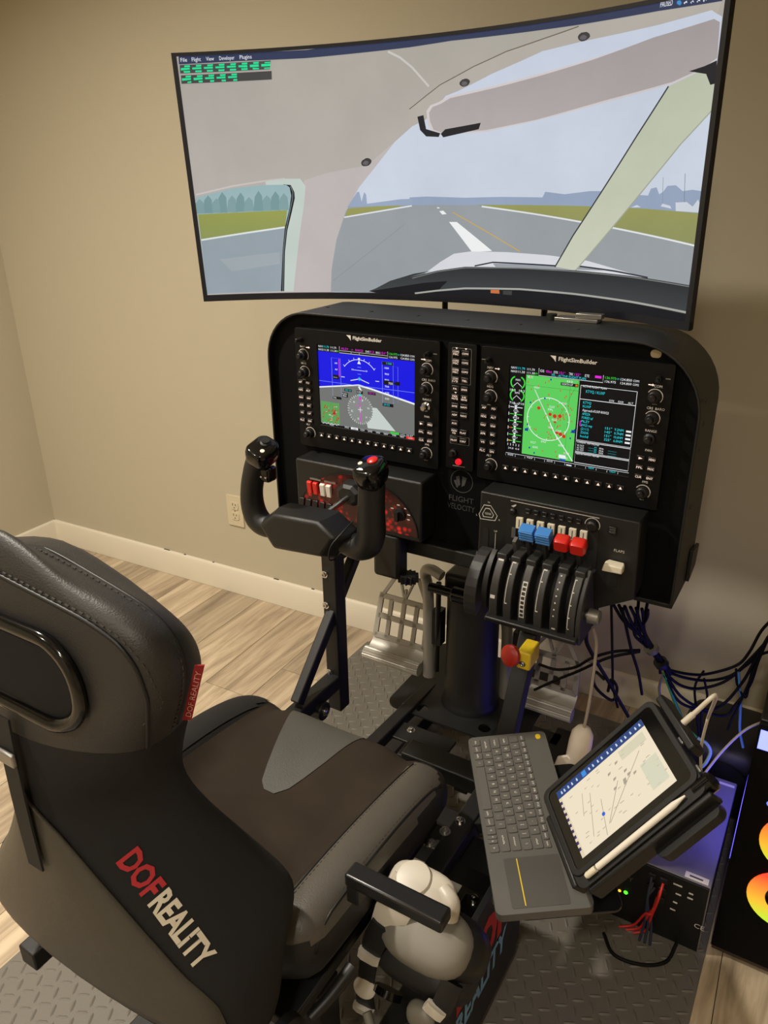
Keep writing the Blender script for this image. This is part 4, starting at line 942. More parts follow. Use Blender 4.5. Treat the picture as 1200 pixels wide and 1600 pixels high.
# perforated pedal plate: rounded steel plate with two round holes
pl = rrect(0.082, 0.414, 0.088, 0.40, 0.032, 6)
def plate_with_holes(poly, holes, z, th):
    bm = bmesh.new()
    vs = [bm.verts.new((x, y, z)) for x, y in poly]
    es = [bm.edges.new((vs[i], vs[(i + 1) % len(vs)])) for i in range(len(vs))]
    for cx, cy, r in holes:
        hv = [bm.verts.new((cx + r * math.cos(2 * PI * k / 20), cy + r * math.sin(2 * PI * k / 20), z)) for k in range(20)]
        es += [bm.edges.new((hv[i], hv[(i + 1) % 20])) for i in range(20)]
    bmesh.ops.triangle_fill(bm, use_beauty=True, use_dissolve=False, edges=es)
    r = bmesh.ops.extrude_face_region(bm, geom=bm.faces[:])
    for v in [g for g in r['geom'] if isinstance(g, bmesh.types.BMVert)]: v.co.z += th
    mb = MB(); bm.verts.index_update(); mb.add([v.co[:] for v in bm.verts], [[v.index for v in f.verts] for f in bm.faces]); bm.free(); return mb
fp = obj('pedal_plate', plate_with_holes(pl, [(0.169, 0.116, 0.0145), (0.324, 0.124, 0.0145)], 0.245, 0.004), POWDER, t, smooth=30)
bolt((0.15, 0.15, 0.249), (0, 0, 1), .004, fp); bolt((0.125, 0.108, 0.249), (0, 0, 1), .003, fp)
tube_bar('plate_strut', (0.14, 0.35, 0.225), (0.14, -0.075, 0.255), 0.03, 0.03)
tube_bar('plate_strut', (0.36, 0.35, 0.225), (0.36, -0.075, 0.255), 0.03, 0.03)
br = obj('bolt_bracket', MB().box(0.118, 0.29, -0.005, 0.052, 0.243, 0.250), POWDER, t, bevel=.002)
bolt((0.136, 0.033, 0.250), (0, 0, 1), .0062, br); bolt((0.185, 0.033, 0.250), (0, 0, 1), .0062, br)
# lower base with actuators under the seat
tube_bar('base_rail', (0.05, 0.45, 0.03), (0.05, -0.85, 0.03), 0.05, 0.05); tube_bar('base_rail', (0.42, 0.45, 0.03), (0.42, -0.85, 0.03), 0.05, 0.05)
tube_bar('base_cross', (0.05, 0.40, 0.03), (0.42, 0.40, 0.03), 0.05, 0.05); tube_bar('base_cross', (0.05, -0.78, 0.03), (0.42, -0.78, 0.03), 0.05, 0.05)
tube_bar('plate_leg', (0.16, 0.33, 0.05), (0.16, 0.33, 0.245), 0.04, 0.04); tube_bar('plate_leg', (0.34, 0.33, 0.05), (0.34, 0.33, 0.245), 0.04, 0.04)
tube_bar('plate_leg', (0.235, -0.05, 0.05), (0.235, -0.05, 0.275), 0.05, 0.05)
tube_bar('base_cross', (0.05, -0.05, 0.03), (0.42, -0.05, 0.03), 0.05, 0.05)
tube_bar('seat_leg', (0.08, -0.60, 0.05), (0.08, -0.60, 0.335), 0.05, 0.05); tube_bar('seat_leg', (0.38, -0.60, 0.05), (0.38, -0.60, 0.335), 0.05, 0.05)
tube_bar('base_foot', (0.05, -0.78, 0.03), (-0.06, -0.78, 0.03), 0.05, 0.04)
sp = obj('side_plate', MB().prism([(-0.55, 0.06), (-0.22, 0.06), (-0.20, 0.10), (-0.20, 0.32), (-0.25, 0.34), (-0.56, 0.34)], YZ(0.535), 0.012), POWDER, t, bevel=.002)
for y, z in ((-0.34, 0.325), (-0.42, 0.325), (-0.30, 0.30)): bolt((0.547, y, z), (1, 0, 0), .006, sp)
DECR = mat('red_decal', (178, 30, 34), 0.5); DECB = mat('pale_blue_decal', (120, 170, 196), 0.5)
SM = frame((0.5472, -0.475, 0.20), (0, 1, 0), (0, 0, 1))
obj('decal', MB().text('DOF', SM @ Matrix.Translation((0, 0.012, 0)), 0.088, 0.20, bold=0.05), DECR, sp, label='red printed maker name')
obj('decal', MB().text('REALITY', SM @ Matrix.Translation((0, -0.052, 0)), 0.05, 0.20, bold=0.04), DECB, sp, label='pale blue printed maker name')
for ya in (-.455, -.30): obj('plate_spacer', MB().box(0.436, 0.536, ya, ya + .065, 0.27, 0.32), POWDER, t)
ac = obj('motor', MB().lathe((0.49, -0.40, 0.06), (0, 0, 1), [(0, .038), (.1, .038), (.11, .03), (.15, .03), (.155, .012), (.20, .012)], 22), BLACK, t)
obj('crank', MB().box(0.47, 0.51, -0.42, -0.28, 0.215, 0.235), POWDER, t, bevel=.003)
bolt((0.49, -0.29, 0.235), (0, 0, 1), .008)
for x, y, z in ((0.447, -0.262, 0.37), (0.435, -0.295, 0.37), (0.425, -0.33, 0.37)): bolt((x, y, z - 0.001), (0, 0, 1), .0065, m=CHROME if x > .44 else STEEL)
# headset hanger bar beside the seat
hb = obj('hanger_bar', MB().bar((0.4365, -0.581, 0.5525), (0.579, -0.581, 0.5525), 0.028, 0.020), mat('hanger_black', (20, 20, 21), 0.3), t, bevel=.004, segs=3)
obj('hanger_foot', MB().box(0.4375, 0.456, -0.592, -0.570, 0.512, 0.5435), POWDER, t, bevel=.002)

# emergency stop
es = thing('emergency_stop', 'red mushroom emergency stop button on a yellow box below the throttle', 'stop button', (0.44, -0.026, 0.555))
obj('body', MB().box(0.4575, 0.484, -0.066, -0.016, 0.571, 0.608), YELP, es, bevel=.004)
obj('mushroom', MB().lathe((0.452, -0.054, 0.590), (-0.35, -0.9, 0.3), [(0, .009), (.01, .009), (.011, .02), (.018, .02), (.022, .015), (.0235, .006)], 22), mat('dark_red_plastic', (168, 34, 18), 0.4), es, label='red mushroom button')
bolt((0.470, -0.066, 0.584), (0, -1, 0), .004, es)

# ================================================================== RUDDER PEDALS
t = thing('rudder_pedals', 'silver rudder pedals hung from a black round column', 'pedals', (0.25, 0.2, 0.249))
obj('column', MB().lathe((0.252, 0.20, 0.249), (0, 0, 1), [(0, .068), (.012, .066), (.02, .061), (.29, .059), (.305, .052)], 36), mat('column_black', (12, 12, 12), 0.5), t, smooth=40)
obj('axle_head', MB().box(0.20, 0.30, 0.15, 0.25, 0.545, 0.60), BLACK, t, bevel=.01)
obj('axle', MB().cyl((0.175, 0.135, 0.565), (0.335, 0.135, 0.565), 0.011), GLOSS, t)
obj('axle_collar', MB().cyl((0.232, 0.135, 0.565), (0.275, 0.135, 0.565), 0.018), GLOSS, t, bevel=.002)
def pedal(ax, px0, px1, y, z0, z1, s):
    """ax: arm x; plate px0..px1; y of roller; heights; s: side the plate hangs to"""
    arm = obj('pedal_arm', MB().tube([(ax, y - .01, z0 - .015), (ax, y - .012, z0 + .08), (ax, y - .02, z1 + .02), (ax, y - .035, z1 + .075), (ax + .02, y - .045, z1 + .092), (ax + .05, y - .05, z1 + .085)], [.015, .0145, .013, .012, .012, .012], 12), ALU, t, smooth=60)
    obj('link_rod', MB().cyl((ax + .03, y - .03, z0 + .02), (ax + .045, y - .055, z1 + .07), 0.006).box(ax + .024, ax + .046, y - .045, y - .02, z0 + .10, z0 + .19), BLACK, t)
    w = px1 - px0
    f = MB()
    M = frame((px0, y + .012, z0 + .035), (1, 0, 0), (0, .28, 1))      # plate leans away
    H = z1 - z0 - .03; th = .006
    W = w
    def strip(x0, y0, x1, y1, wd):
        d = Vector((x1 - x0, y1 - y0)).normalized(); n = Vector((-d.y, d.x)) * wd / 2
        f.prism([(x0 + n.x, y0 + n.y), (x0 - n.x, y0 - n.y), (x1 - n.x, y1 - n.y), (x1 + n.x, y1 + n.y)], M, th)
    # frame: sides, rows, top with slanted corners and fan spokes
    strip(.006, 0, .010, H * .62, .013); strip(W - .006, 0, W - .010, H * .62, .013)
    strip(.010, H * .60, W * .30, H * .98, .009); strip(W - .010, H * .60, W * .70, H * .98, .009); strip(W * .28, H * .98, W * .72, H * .98, .009)
    for yy in (.02, .32, .62): strip(.004, H * yy, W - .004, H * yy, .014)
    for xx in (.26, .5, .74):
        strip(W * xx, 0, W * xx, H * .62, .011)
    strip(W * .5, H * .62, W * .36, H * .97, .006); strip(W * .5, H * .62, W * .64, H * .97, .006); strip(W * .5, H * .62, W * .5, H * .8, .006)
    obj('pedal_frame', f, ALU, t, bevel=.0012)
    # sole curving forward to the heel roller
    prof = [(y + .012, z0 + .040), (y + .006, z0 + .026), (y - .010, z0 + .016), (y - .024, z0 + .012)]
    rings = []
    for x in (px0, px1): rings.append([Vector((x, a, b)) for a, b in prof] + [Vector((x, a + .002, b - .006)) for a, b in reversed(prof)])
    obj('pedal_sole', MB().loft(rings), ALU, t, smooth=60)
    pr = []
    n = 20
    obj('heel_roller', MB().loft([[Vector((x, y - .026 + (0.016 + (.0009 if k % 2 else -.0009)) * math.cos(2 * PI * k / 36), z0 + .004 + (0.016 + (.0009 if k % 2 else -.0009)) * math.sin(2 * PI * k / 36))) for k in range(36)] for x in (px0 - .003, px1 + .002)]), ALU, t, smooth=15)
pedal(0.147, -0.022, 0.128, 0.20, 0.305, 0.505, -1)
pedal(0.318, 0.350, 0.485, 0.265, 0.265, 0.415, 1)

# ================================================================== RACING SEAT
from mathutils.bvhtree import BVHTree
def leather(name, col, rough, scale=520, st=0.25):
    return mat(name, col, rough, bump=(scale, st), var=(30, 0.08))
VINYL = leather('black_leatherette', (44, 42, 41), 0.5)
FABRIC = mat('black_fabric', (15, 14, 14), 0.85, bump=(1500, 0.35))
SUEDE = mat('dark_brown_suede', (50, 42, 34), 0.95, bump=(900, 0.3), var=(14, 0.3), spec=0.2)
STITCH = mat('grey_thread', (58, 55, 52), 0.7)
PIPE = mat('black_piping', (14, 14, 14), 0.5)
t = thing('racing_seat', 'black racing seat with grey insert, seen from behind its right shoulder', 'seat', (0.21, -0.6, 0.37))
XC = 0.207
def bvh_of(o):
    dg = bpy.context.evaluated_depsgraph_get(); dg.update()
    e = o.evaluated_get(dg); me = e.to_mesh(); off = wloc(o)
    b = BVHTree.FromPolygons([v.co + off for v in me.vertices], [tuple(p.vertices) for p in me.polygons]); e.to_mesh_clear(); return b
rows = [
 [(-.810, 1.140), (.275, -.812, 1.074), (.368, -.812, 1.048), (.366, -.782, 1.045), (.305, -.748, 1.026), (-.748, 1.100)],
 [(-.828, 1.048), (.300, -.828, 1.038), (.405, -.824, 1.020), (.402, -.774, 1.016), (.325, -.705, .975), (-.710, .990)],
 [(-.835, .985), (.300, -.833, .985), (.414, -.824, .985), (.409, -.770, .985), (.330, -.685, .945), (-.692, .960)],
 [(-.840, .935), (.290, -.838, .935), (.396, -.820, .938), (.390, -.765, .940), (.330, -.668, .915), (-.682, .925)],
 [(-.843, .890), (.275, -.840, .890), (.368, -.812, .893), (.364, -.757, .895), (.315, -.655, .880), (-.678, .885)],
 [(-.845, .830), (.245, -.843, .830), (.328, -.798, .836), (.340, -.745, .836), (.300, -.700, .800), (-.720, .800)],
 [(-.846, .775), (.224, -.845, .775), (.277, -.792, .777), (.318, -.733, .778), (.285, -.690, .735), (-.700, .720)],
 [(-.846, .730), (.255, -.844, .730), (.305, -.775, .732), (.340, -.704, .716), (.305, -.672, .685), (-.685, .660)],
 [(-.846, .684), (.290, -.843, .684), (.337, -.757, .688), (.366, -.676, .668), (.335, -.655, .635), (-.670, .605)],
 [(-.846, .640), (.328, -.841, .640), (.370, -.747, .642), (.398, -.655, .628), (.362, -.640, .590), (-.660, .560)],
 [(-.846, .595), (.368, -.838, .595), (.400, -.742, .597), (.422, -.645, .596), (.385, -.632, .555), (-.655, .530)],
 [(-.844, .545), (.410, -.830, .548), (.430, -.764, .550), (.432, -.700, .556), (.388, -.665, .520), (-.660, .500)],
 [(-.836, .485), (.425, -.818, .485), (.440, -.775, .485), (.438, -.722, .485), (.385, -.680, .475), (-.655, .470)],
 [(-.815, .420), (.405, -.800, .420), (.425, -.770, .420), (.420, -.730, .420), (.375, -.700, .420), (-.680, .420)],
]
rings = []
for r in rows:
    right = [Vector(p) for p in r[1:5]]
    c0 = Vector((XC, *r[0])); c5 = Vector((XC, *r[5]))
    left = [Vector((2 * XC - p.x, p.y, p.z)) for p in reversed(right)]
    rings.append([c0] + right + [c5] + left)
back = obj('backrest', MB().loft(rings), FABRIC, t, subsurf=2, smooth=180)
BB = bvh_of(back)
def snap(p, bv, d, off=0.0008):
    """drop p along direction d onto the surface, keep off above it"""
    d = Vector(d).normalized(); hit = bv.ray_cast(Vector(p) - d * 0.25, d)
    if hit[0] is None:
        q = bv.find_nearest(Vector(p)); return q[0] + q[1] * off
    return hit[0] - d * off
# leatherette top of the backrest: a skin over its upper rows
def skin(name, m, fn, nu, nv, bv, d, off, th=0.002):
    P = [[snap(fn(i / nu, j / nv), bv, d, off) for j in range(nv + 1)] for i in range(nu + 1)]
    mb = MB(); n = nv + 1
    mb.add([p for r in P for p in r], [(i * n + j, i * n + j + 1, (i + 1) * n + j + 1, (i + 1) * n + j) for i in range(nu) for j in range(nv)])
    o = obj(name, mb, m, t, smooth=180)
    return o
# rear shell: black lower panel, the light it catches painted in as grey, apex at the middle of the back, flaring to the hips
edge = [(.0, .800), (.010, .788), (.045, .738), (.080, .690), (.120, .640), (.160, .594), (.200, .552), (.214, .520), (.210, .498)]
def shell_pt(u, v):
    k = abs(u * 2 - 1); s = 1 if u > .5 else -1
    z = .498 + v * .302
    xm = 0
    for (xa, za), (xb, zb) in zip(edge[:-1], edge[1:]):
        if zb <= z <= za: xm = xa + (xb - xa) * (za - z) / (za - zb)
    return Vector((XC + s * k * xm, -.9, z))
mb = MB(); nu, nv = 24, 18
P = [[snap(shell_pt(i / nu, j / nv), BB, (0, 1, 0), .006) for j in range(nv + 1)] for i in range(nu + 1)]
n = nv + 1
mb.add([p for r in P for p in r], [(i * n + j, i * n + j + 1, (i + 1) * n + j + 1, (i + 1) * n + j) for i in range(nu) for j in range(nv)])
sh = obj('back_shell', mb, leather('lit_black_leatherette', (66, 62, 54), 0.5), t, smooth=180, label='black leatherette rear panel, coloured grey as if lit')
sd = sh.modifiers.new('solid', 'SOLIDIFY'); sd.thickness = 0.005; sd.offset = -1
# leatherette shoulder yoke
def lift(o, name, m, keep, off):
    """a cover: the faces of o that keep() accepts, lifted off along their normals"""
    dg = bpy.context.evaluated_depsgraph_get(); e = o.evaluated_get(dg); me = e.to_mesh(); l = wloc(o); mp = {}; mb = MB(); fs = []
    for p in me.polygons:
        if keep(p.center + l):
            f = []
            for vi in p.vertices:
                if vi not in mp: mp[vi] = len(mb.v); mb.v.append(tuple(me.vertices[vi].co + l + me.vertices[vi].normal * off))
                f.append(mp[vi])
            fs.append(tuple(f))
    mb.f = fs; e.to_mesh_clear(); return obj(name, mb, m, t, smooth=180)
lift(back, 'shoulder_cover', VINYL, lambda c: c.z > .872, .0012)
# piping and stitches on the shoulders (front seam and rear seam)
def seam(name, pts, bv, r, m, off=.001, dash=0, cast=None):
    q = []
    for a, b in zip(pts[:-1], pts[1:]):
        for s in range(5): q.append(Vector(a).lerp(Vector(b), s / 5))
    q.append(Vector(pts[-1])); P = []
    for p in q:
        h = bv.find_nearest(p) if cast is None else bv.ray_cast(Vector(p) - Vector(cast) * .1, Vector(cast))
        if h[0] is None: h = bv.find_nearest(p)
        P.append(h[0] + h[1] * off)
    for _ in range(4): P = [P[0]] + [(P[i - 1] + P[i] * 2 + P[i + 1]) / 4 for i in range(1, len(P) - 1)] + [P[-1]]
    if not dash: return obj(name, MB().tube(P, r, 6, 2), m, t, smooth=180)
    mb = MB(); L = 0; on = True; seg = [P[0]]
    dense = []
    for a, b in zip(P[:-1], P[1:]):
        k = max(1, int((b - a).length / 0.001)); dense += [a.lerp(b, i / k) for i in range(k)]
    step = max(1, int(dash / 0.001))
    for i in range(0, len(dense) - step, step * 2): mb.tube([dense[i], dense[i + step]], r, 5, 1)
    return obj(name, mb, m, t)
rear = [(XC - .12, -.828, 1.046), (XC, -.828, 1.052), (.27, -.828, 1.044), (.335, -.826, 1.034), (.372, -.824, 1.020), (.390, -.824, .995), (.388, -.824, .960), (.372, -.82, .920), (.352, -.81, .880)]
front = [(XC - .12, -.775, 1.055), (XC, -.775, 1.055), (.28, -.775, 1.05), (.35, -.775, 1.042), (.39, -.772, 1.022), (.408, -.770, .985), (.40, -.768, .955), (.386, -.763, .925), (.365, -.757, .882)]
seam('piping', rear, BB, .0024, PIPE, .002, cast=(0, 1, 0))
seam('stitching', [(XC + (x - XC) * 1.035, y, 1.0 + (z - 1.0) * 1.10) for x, y, z in rear[:8]], BB, .0009, STITCH, .0025, .004, cast=(0, 1, 0))
seam('piping', front, BB, .002, PIPE, .001)
seam('stitching', [(x - .002, y - .010, z) for x, y, z in front], BB, .0009, STITCH, .002, .004)
# harness opening: a black disc painted as its dark depth, with glossy rim
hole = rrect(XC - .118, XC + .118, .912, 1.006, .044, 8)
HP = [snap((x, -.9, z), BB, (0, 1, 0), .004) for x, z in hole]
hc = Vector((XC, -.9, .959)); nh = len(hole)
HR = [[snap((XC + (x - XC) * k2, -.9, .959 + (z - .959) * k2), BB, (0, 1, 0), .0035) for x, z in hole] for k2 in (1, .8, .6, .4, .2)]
obj('harness_opening', MB().loft(HR, cap=False).add(HR[-1], [tuple(range(nh))]), mat('opening_shade_black', (4, 4, 4), 0.9), t, smooth=180)
mbr = MB(); n = len(HP); k = 10; cen = sum(HP, Vector()) / n
vs = []
for i, p in enumerate(HP):
    tn = (HP[(i + 1) % n] - HP[i - 1]).normalized(); nr = Vector((0, -1, 0)); sdv = tn.cross(nr).normalized()
    vs += [p + sdv * .008 * math.cos(2 * PI * j / k) + nr * (.003 + .006 * math.sin(2 * PI * j / k)) for j in range(k)]
mbr.add(vs, [(i * k + j, i * k + (j + 1) % k, ((i + 1) % n) * k + (j + 1) % k, ((i + 1) % n) * k + j) for i in range(n) for j in range(k)])
obj('opening_rim', mbr, GLOSS, t, smooth=60)
# strap hanging from the opening
sp = [snap((XC + .006, -.9, z), BB, (0, 1, 0), .0095) for z in (.90, .87, .84, .80, .76, .70)]
mb = MB().loft([[p + Vector((s * .012, o2, 0)) for s, o2 in ((-1, 0), (1, 0), (1, -.0025), (-1, -.0025))] for p in sp])
st = obj('strap', mb, mat('webbing', (24, 23, 22), 0.7, bump=(2500, 0.4)), t)
obj('strap_buckle', MB().box(XC - .010, XC + .022, sp[2].y - .008, sp[2].y - .0025, .846, .862), STEEL, st, bevel=.002)
# red woven tag on the shoulder seam
ta, tb = Vector((.4035, -.7675, .975)), Vector((.3640, -.757, .890)); tw = Vector((.009, .004, .001)); tn = (ta - tb).cross(-tw).normalized()
tg = obj('woven_tag', MB().loft([[p + o2 for o2 in (Vector(), tw, tw - tn * .0015, -tn * .0015)] for p in (ta, tb)]), mat('red_woven', (150, 28, 30), 0.8, bump=(1800, .4)), t, label='red woven tag with pale lettering')
obj('tag_lettering', MB().text('DOF REALITY', frame(tb + tw * .85 + (ta - tb) * .06, ta - tb, -tw), .0055, .078, d=.0006), mat('pink_thread', (214, 150, 140), 0.8), tg)
# seat cushion
def sec(y, zc, zs, xo, base):
    h = [(xo, base), (xo + .004, zs - .05), (xo - .004, zs - .012), (xo - .028, zs), (xo - .062, zs - .004), (xo - .082, zs - .022), (xo - .105, zc + .004), (XC + .05, zc)]
    R = [Vector((x, y, z)) for x, z in h]
    return R + [Vector((XC, y, zc - .002))] + [Vector((2 * XC - p.x, p.y, p.z)) for p in reversed(R)]
SEC = [(-.254, .425, .432, .405, .400), (-.258, .462, .466, .418, .385), (-.275, .480, .482, .428, .375), (-.310, .487, .498, .436, .372), (-.38, .486, .512, .440, .372), (-.46, .476, .522, .440, .372), (-.54, .468, .528, .438, .372), (-.62, .464, .530, .436, .372), (-.70, .462, .526, .432, .375)]
cush = obj('seat_cushion', MB().loft([sec(*s) for s in SEC]), leather('dark_leatherette', (22, 21, 21), 0.48), t, subsurf=2, smooth=180)
CB = bvh_of(cush)
def patch(name, m, quad, nu, nv, off, d=(0, 0, -1)):
    """patch on the cushion bounded by two polylines a(u), b(u)"""
    A, B = quad
    def ip(L, u):
        k = min(int(u * (len(L) - 1)), len(L) - 2); a = u * (len(L) - 1) - k; return Vector(L[k]).lerp(Vector(L[k + 1]), a)
    P = []
    for i in range(nu + 1):
        for j in range(nv + 1):
            p = ip(A, i / nu).lerp(ip(B, i / nu), j / nv); h = CB.ray_cast(Vector((p.x, p.y, 1)), Vector((0, 0, -1)))
            q = CB.find_nearest(Vector((p.x, p.y, p.z))) if h[0] is None else h
            P.append(q[0] + q[1] * off)
    n = nv + 1; o = obj(name, MB().add(P, [(i * n + j, i * n + j + 1, (i + 1) * n + j + 1, (i + 1) * n + j) for i in range(nu) for j in range(nv)]), m, t, smooth=180)
    return o
patch('seat_facing', SUEDE, ([(XC - .158, y, .5) for y in (-.262, -.30, -.36, -.44, -.52, -.60, -.66)], [(.3725, y, .5) for y in (-.262, -.30, -.36, -.44, -.52, -.60, -.66)]), 30, 24, .0008)
GREYV = leather('grey_leatherette', (74, 72, 68), 0.5)
patch('seat_insert', GREYV, ([(.100, -.262, .45), (.118, -.31, .47), (.141, -.372, .47), (.160, -.42, .47), (.172, -.447, .47), (.186, -.459, .47)], [(.262, -.262, .45), (.252, -.31, .47), (.243, -.366, .47), (.232, -.41, .47), (.222, -.44, .47), (.206, -.459, .47)]), 24, 12, .0022)
for s in (1, -1):
    X = lambda x: x if s > 0 else 2 * XC - x
    m2 = leather('bolster_leatherette', (80, 76, 70), 0.42) if s > 0 else FABRIC
    lift(cush, 'bolster_cover', m2, (lambda c: .371 < c.x and c.z > .482 + max(0, -.33 - c.y) * .05 and c.y < -.268) if s > 0 else (lambda c: c.x < 2 * XC - .371 and c.z > .47 and c.y < -.268), .0018)
def cseam(pts, r, m, dash=0):
    q = []
    for x, y in pts:
        h = CB.ray_cast(Vector((x, y, 1)), Vector((0, 0, -1))); q.append((h[0] + Vector((0, 0, .002))) if h[0] else Vector((x, y, .5)))
    if not dash: return obj('piping', MB().tube(q, r, 6, 3), m, t, smooth=180)
    mb = MB()
    for a, b in zip(q[:-1], q[1:]):
        k = max(1, int((b - a).length / (2 * dash)))
        for i in range(k): mb.tube([a.lerp(b, i / k), a.lerp(b, (i + .5) / k)], r, 5, 1)
    return obj('stitching', mb, m, t)
ys = [-.295, -.33, -.38, -.43, -.48, -.53, -.58, -.63, -.655]
cseam([(.373, y) for y in ys], .0018, PIPE); cseam([(.430, y) for y in ys], .0022, PIPE)
cseam([(.378, y) for y in ys], .0008, STITCH, .004); cseam([(.426, y) for y in ys], .0008, STITCH, .004)
obj('seat_pan', MB().box(-.005, .418, -.70, -.29, .368, .388), POWDER, t, bevel=.004)
# maker name on the right wing
WA, WB_, WC = Vector((.217, -.842, .775)), Vector((.39, -.842, .566)), Vector((.318, -.733, .778))
wn = (WB_ - WA).cross(WC - WA).normalized()
if wn.y > 0: wn = -wn
def wing_name(s, M, size, width, m, label):
    vs, fs = glyphs(s, .035); xs = [v[0] for v in vs]; k = size / .7; kx = width / (max(xs) - min(xs)); mb = MB()
    P = []
    for x, y in vs:
        p = M @ Vector(((x - min(xs)) * kx, y * k, 0)); P.append(snap(p, BB, -wn, .0012))
    mb.add(P, fs); return obj('printed_name', mb, m, t, smooth=180, label=label)
TX0, TXD, TXU = Vector((0.2951, -0.8152, 0.7115)), Vector((0.0988, 0.0029, -0.116)), Vector((0.0122, 0.0224, 0.011))
TMX = frame(TX0, TXD, TXU)
L1 = TXD.length; Hh = TXU.length * .92
wing_name('DOF', TMX, Hh, L1 * .36, mat('red_print', (168, 34, 40), 0.7), 'red printed lettering')
wing_name('REALITY', TMX @ Matrix.Translation((L1 * .385, 0, 0)), Hh, L1 * .615, mat('cream_print', (206, 196, 176), 0.7), 'cream printed lettering')
# recliner lever and hinge at the lower right
obj('recliner_lever', MB().tube([(.452, -.70, .43), (.462, -.67, .44), (.470, -.63, .452)], [.007, .008, .010], 12), BLACK, t, smooth=60)
obj('recliner_hinge', MB().lathe((.43, -.745, .405), (1, 0, 0), [(0, .05), (.012, .048), (.018, .03)], 24), BLACK, t)
obj('slide_bracket', MB().box(.02, .05, -.68, -.31, .336, .369).box(.37, .40, -.68, -.31, .336, .369), POWDER, t, bevel=.002)

# ================================================================== KEYBOARD ON ITS TRAY
KM = frame((0.404, -0.146, 0.4475), (0.188, -0.300, -0.022), (0.118, 0.073, 0.014))     # x along the keys, y towards the back, z up; millimetres below
def K(x, y, z=0.0): return KM @ Vector((x / 1000, y / 1000, z / 1000))
KBM = mat('charcoal_plastic', (88, 86, 82), 0.5, bump=(900, 0.08)); KEYM = mat('key_charcoal', (94, 91, 87), 0.45)
def kprism(poly, z0, z1): return MB().prism([(x / 1000, y / 1000) for x, y in poly], KM @ Matrix.Translation((0, 0, z0 / 1000)), (z1 - z0) / 1000)
tr = thing('keyboard_tray', 'black tray plate under the keyboard and tablet', 'tray', K(200, 80, -16)[:])
obj('tray_plate', kprism(rrect(70, 352, 30, 182, 14), -20, -15), mat('black_acrylic', (20, 20, 21), 0.25), tr, bevel=.0015)
obj('tray_arm', MB().bar(K(180, 90, -20), (0.475, -0.24, 0.36), .03, .02), POWDER, tr, bevel=.002)
t = thing('keyboard', 'charcoal wireless keyboard with touchpad and yellow accents', 'keyboard', K(177, 70, -15)[:])
obj('body', kprism(rrect(0, 354, 0, 140, 10, 6), -15, 0), KBM, t, bevel=.004, segs=3)
U1 = 16.7
rowsk = [
 (6, 14.5, [(1, 'fn'), (1, 'ctrl'), (1, 'alt'), (1, '/'), (5.6, ''), (1, 'alt'), (1, 'ctrl'), (1, '<'), (1, '^v'), (1, '>')]),
 (23, 14.5, [(2.0, 'shift')] + [(1, c) for c in 'ZXCVBNM,./'] + [(2.6, 'shift')]),
 (40, 14.5, [(1.6, 'caps')] + [(1, c) for c in "ASDFGHJKL;'"] + [(2.0, 'enter')]),
 (57, 14.5, [(1.3, 'tab')] + [(1, c) for c in 'QWERTYUIOP[]'] + [(1.3, '\\')]),
 (74, 14.5, [(1, c) for c in '`1234567890-='] + [(1.6, 'del')]),
 (91, 9.5, [(0.9125, 'F%d' % k if 0 < k < 13 else 'esc') for k in range(16)]),
]
for y, h, keys in rowsk:
    x = 7
    for wd, s in keys:
        W2 = wd * U1; pr = [(x + .9, y), (x + W2 - .9, y), (x + W2 - .9, y + h), (x + .9, y + h)]
        parts = [(x + .9, x + W2 / 2 - .5, '^'), (x + W2 / 2 + .5, x + W2 - .9, 'v')] if s == '^v' else [(x + .9, x + W2 - .9, s)]
        for xa, xb, q in parts:
            k = obj('key', kprism(rrect(xa, xb, y, y + h, 1.6, 2), -.4, 1.9), KEYM, t, bevel=.0006, segs=1)
            if q: obj('key_legend', MB().text(q, KM @ Matrix.Translation(((xa + xb) / 2000, (y + h * .36) / 1000, .00205)), .0042 if len(q) == 1 else .003, min((xb - xa) / 1000 * .6, .0034 * len(q)) if len(q) > 1 else None, d=0, align='CENTER'), INK, k)
        x += W2
obj('touchpad', kprism(rrect(262, 346, 24, 108, 3), -.3, .5), mat('touchpad_charcoal', (78, 76, 73), 0.38), t)
obj('touchpad_line', kprism(rrect(264, 343, 43.2, 44.8, .4, 2), .5, .75), YELP, t, label='thin yellow line on touchpad')
obj('yellow_button', kprism(rrect(8, 20, 121, 130, 4.4), -.3, .9), YELP, t, bevel=.0006, label='yellow button')

# ================================================================== TABLET
TM = frame((0.6142, -0.2835, 0.5296), (0.0953, 0.0598, 0.1347), (-0.0708, 0.0901, 0.0101))   # x along the screen, y to its top; origin upper left
def tprism(x0, x1, y0, y1, r, z0, z1): return MB().prism([(x / 1000, y / 1000) for x, y in rrect(x0, x1, y0, y1, r)], TM @ Matrix.Translation((0, 0, z0 / 1000)), (z1 - z0) / 1000)
t = thing('tablet', 'small tablet in a black rugged case showing an airport chart', 'tablet', (TM @ Vector((.088, -.06, -.02)))[:])
obj('case', tprism(-24, 206, -152, 16, 14, -16, -1.2), RUBBER, t, bevel=.004)
obj('case_rim', MB().ring([(x / 1000, y / 1000) for x, y in rrect(-24, 206, -134, 16, 14)], [(x / 1000, y / 1000) for x, y in rrect(-15, 197, -126, 8, 9)], TM @ Matrix.Translation((0, 0, -.0012)), .003), RUBBER, t, bevel=.0012)
obj('glass', tprism(-15, 197, -126, 8, 9, -1.2, -.2), GLOSS, t)
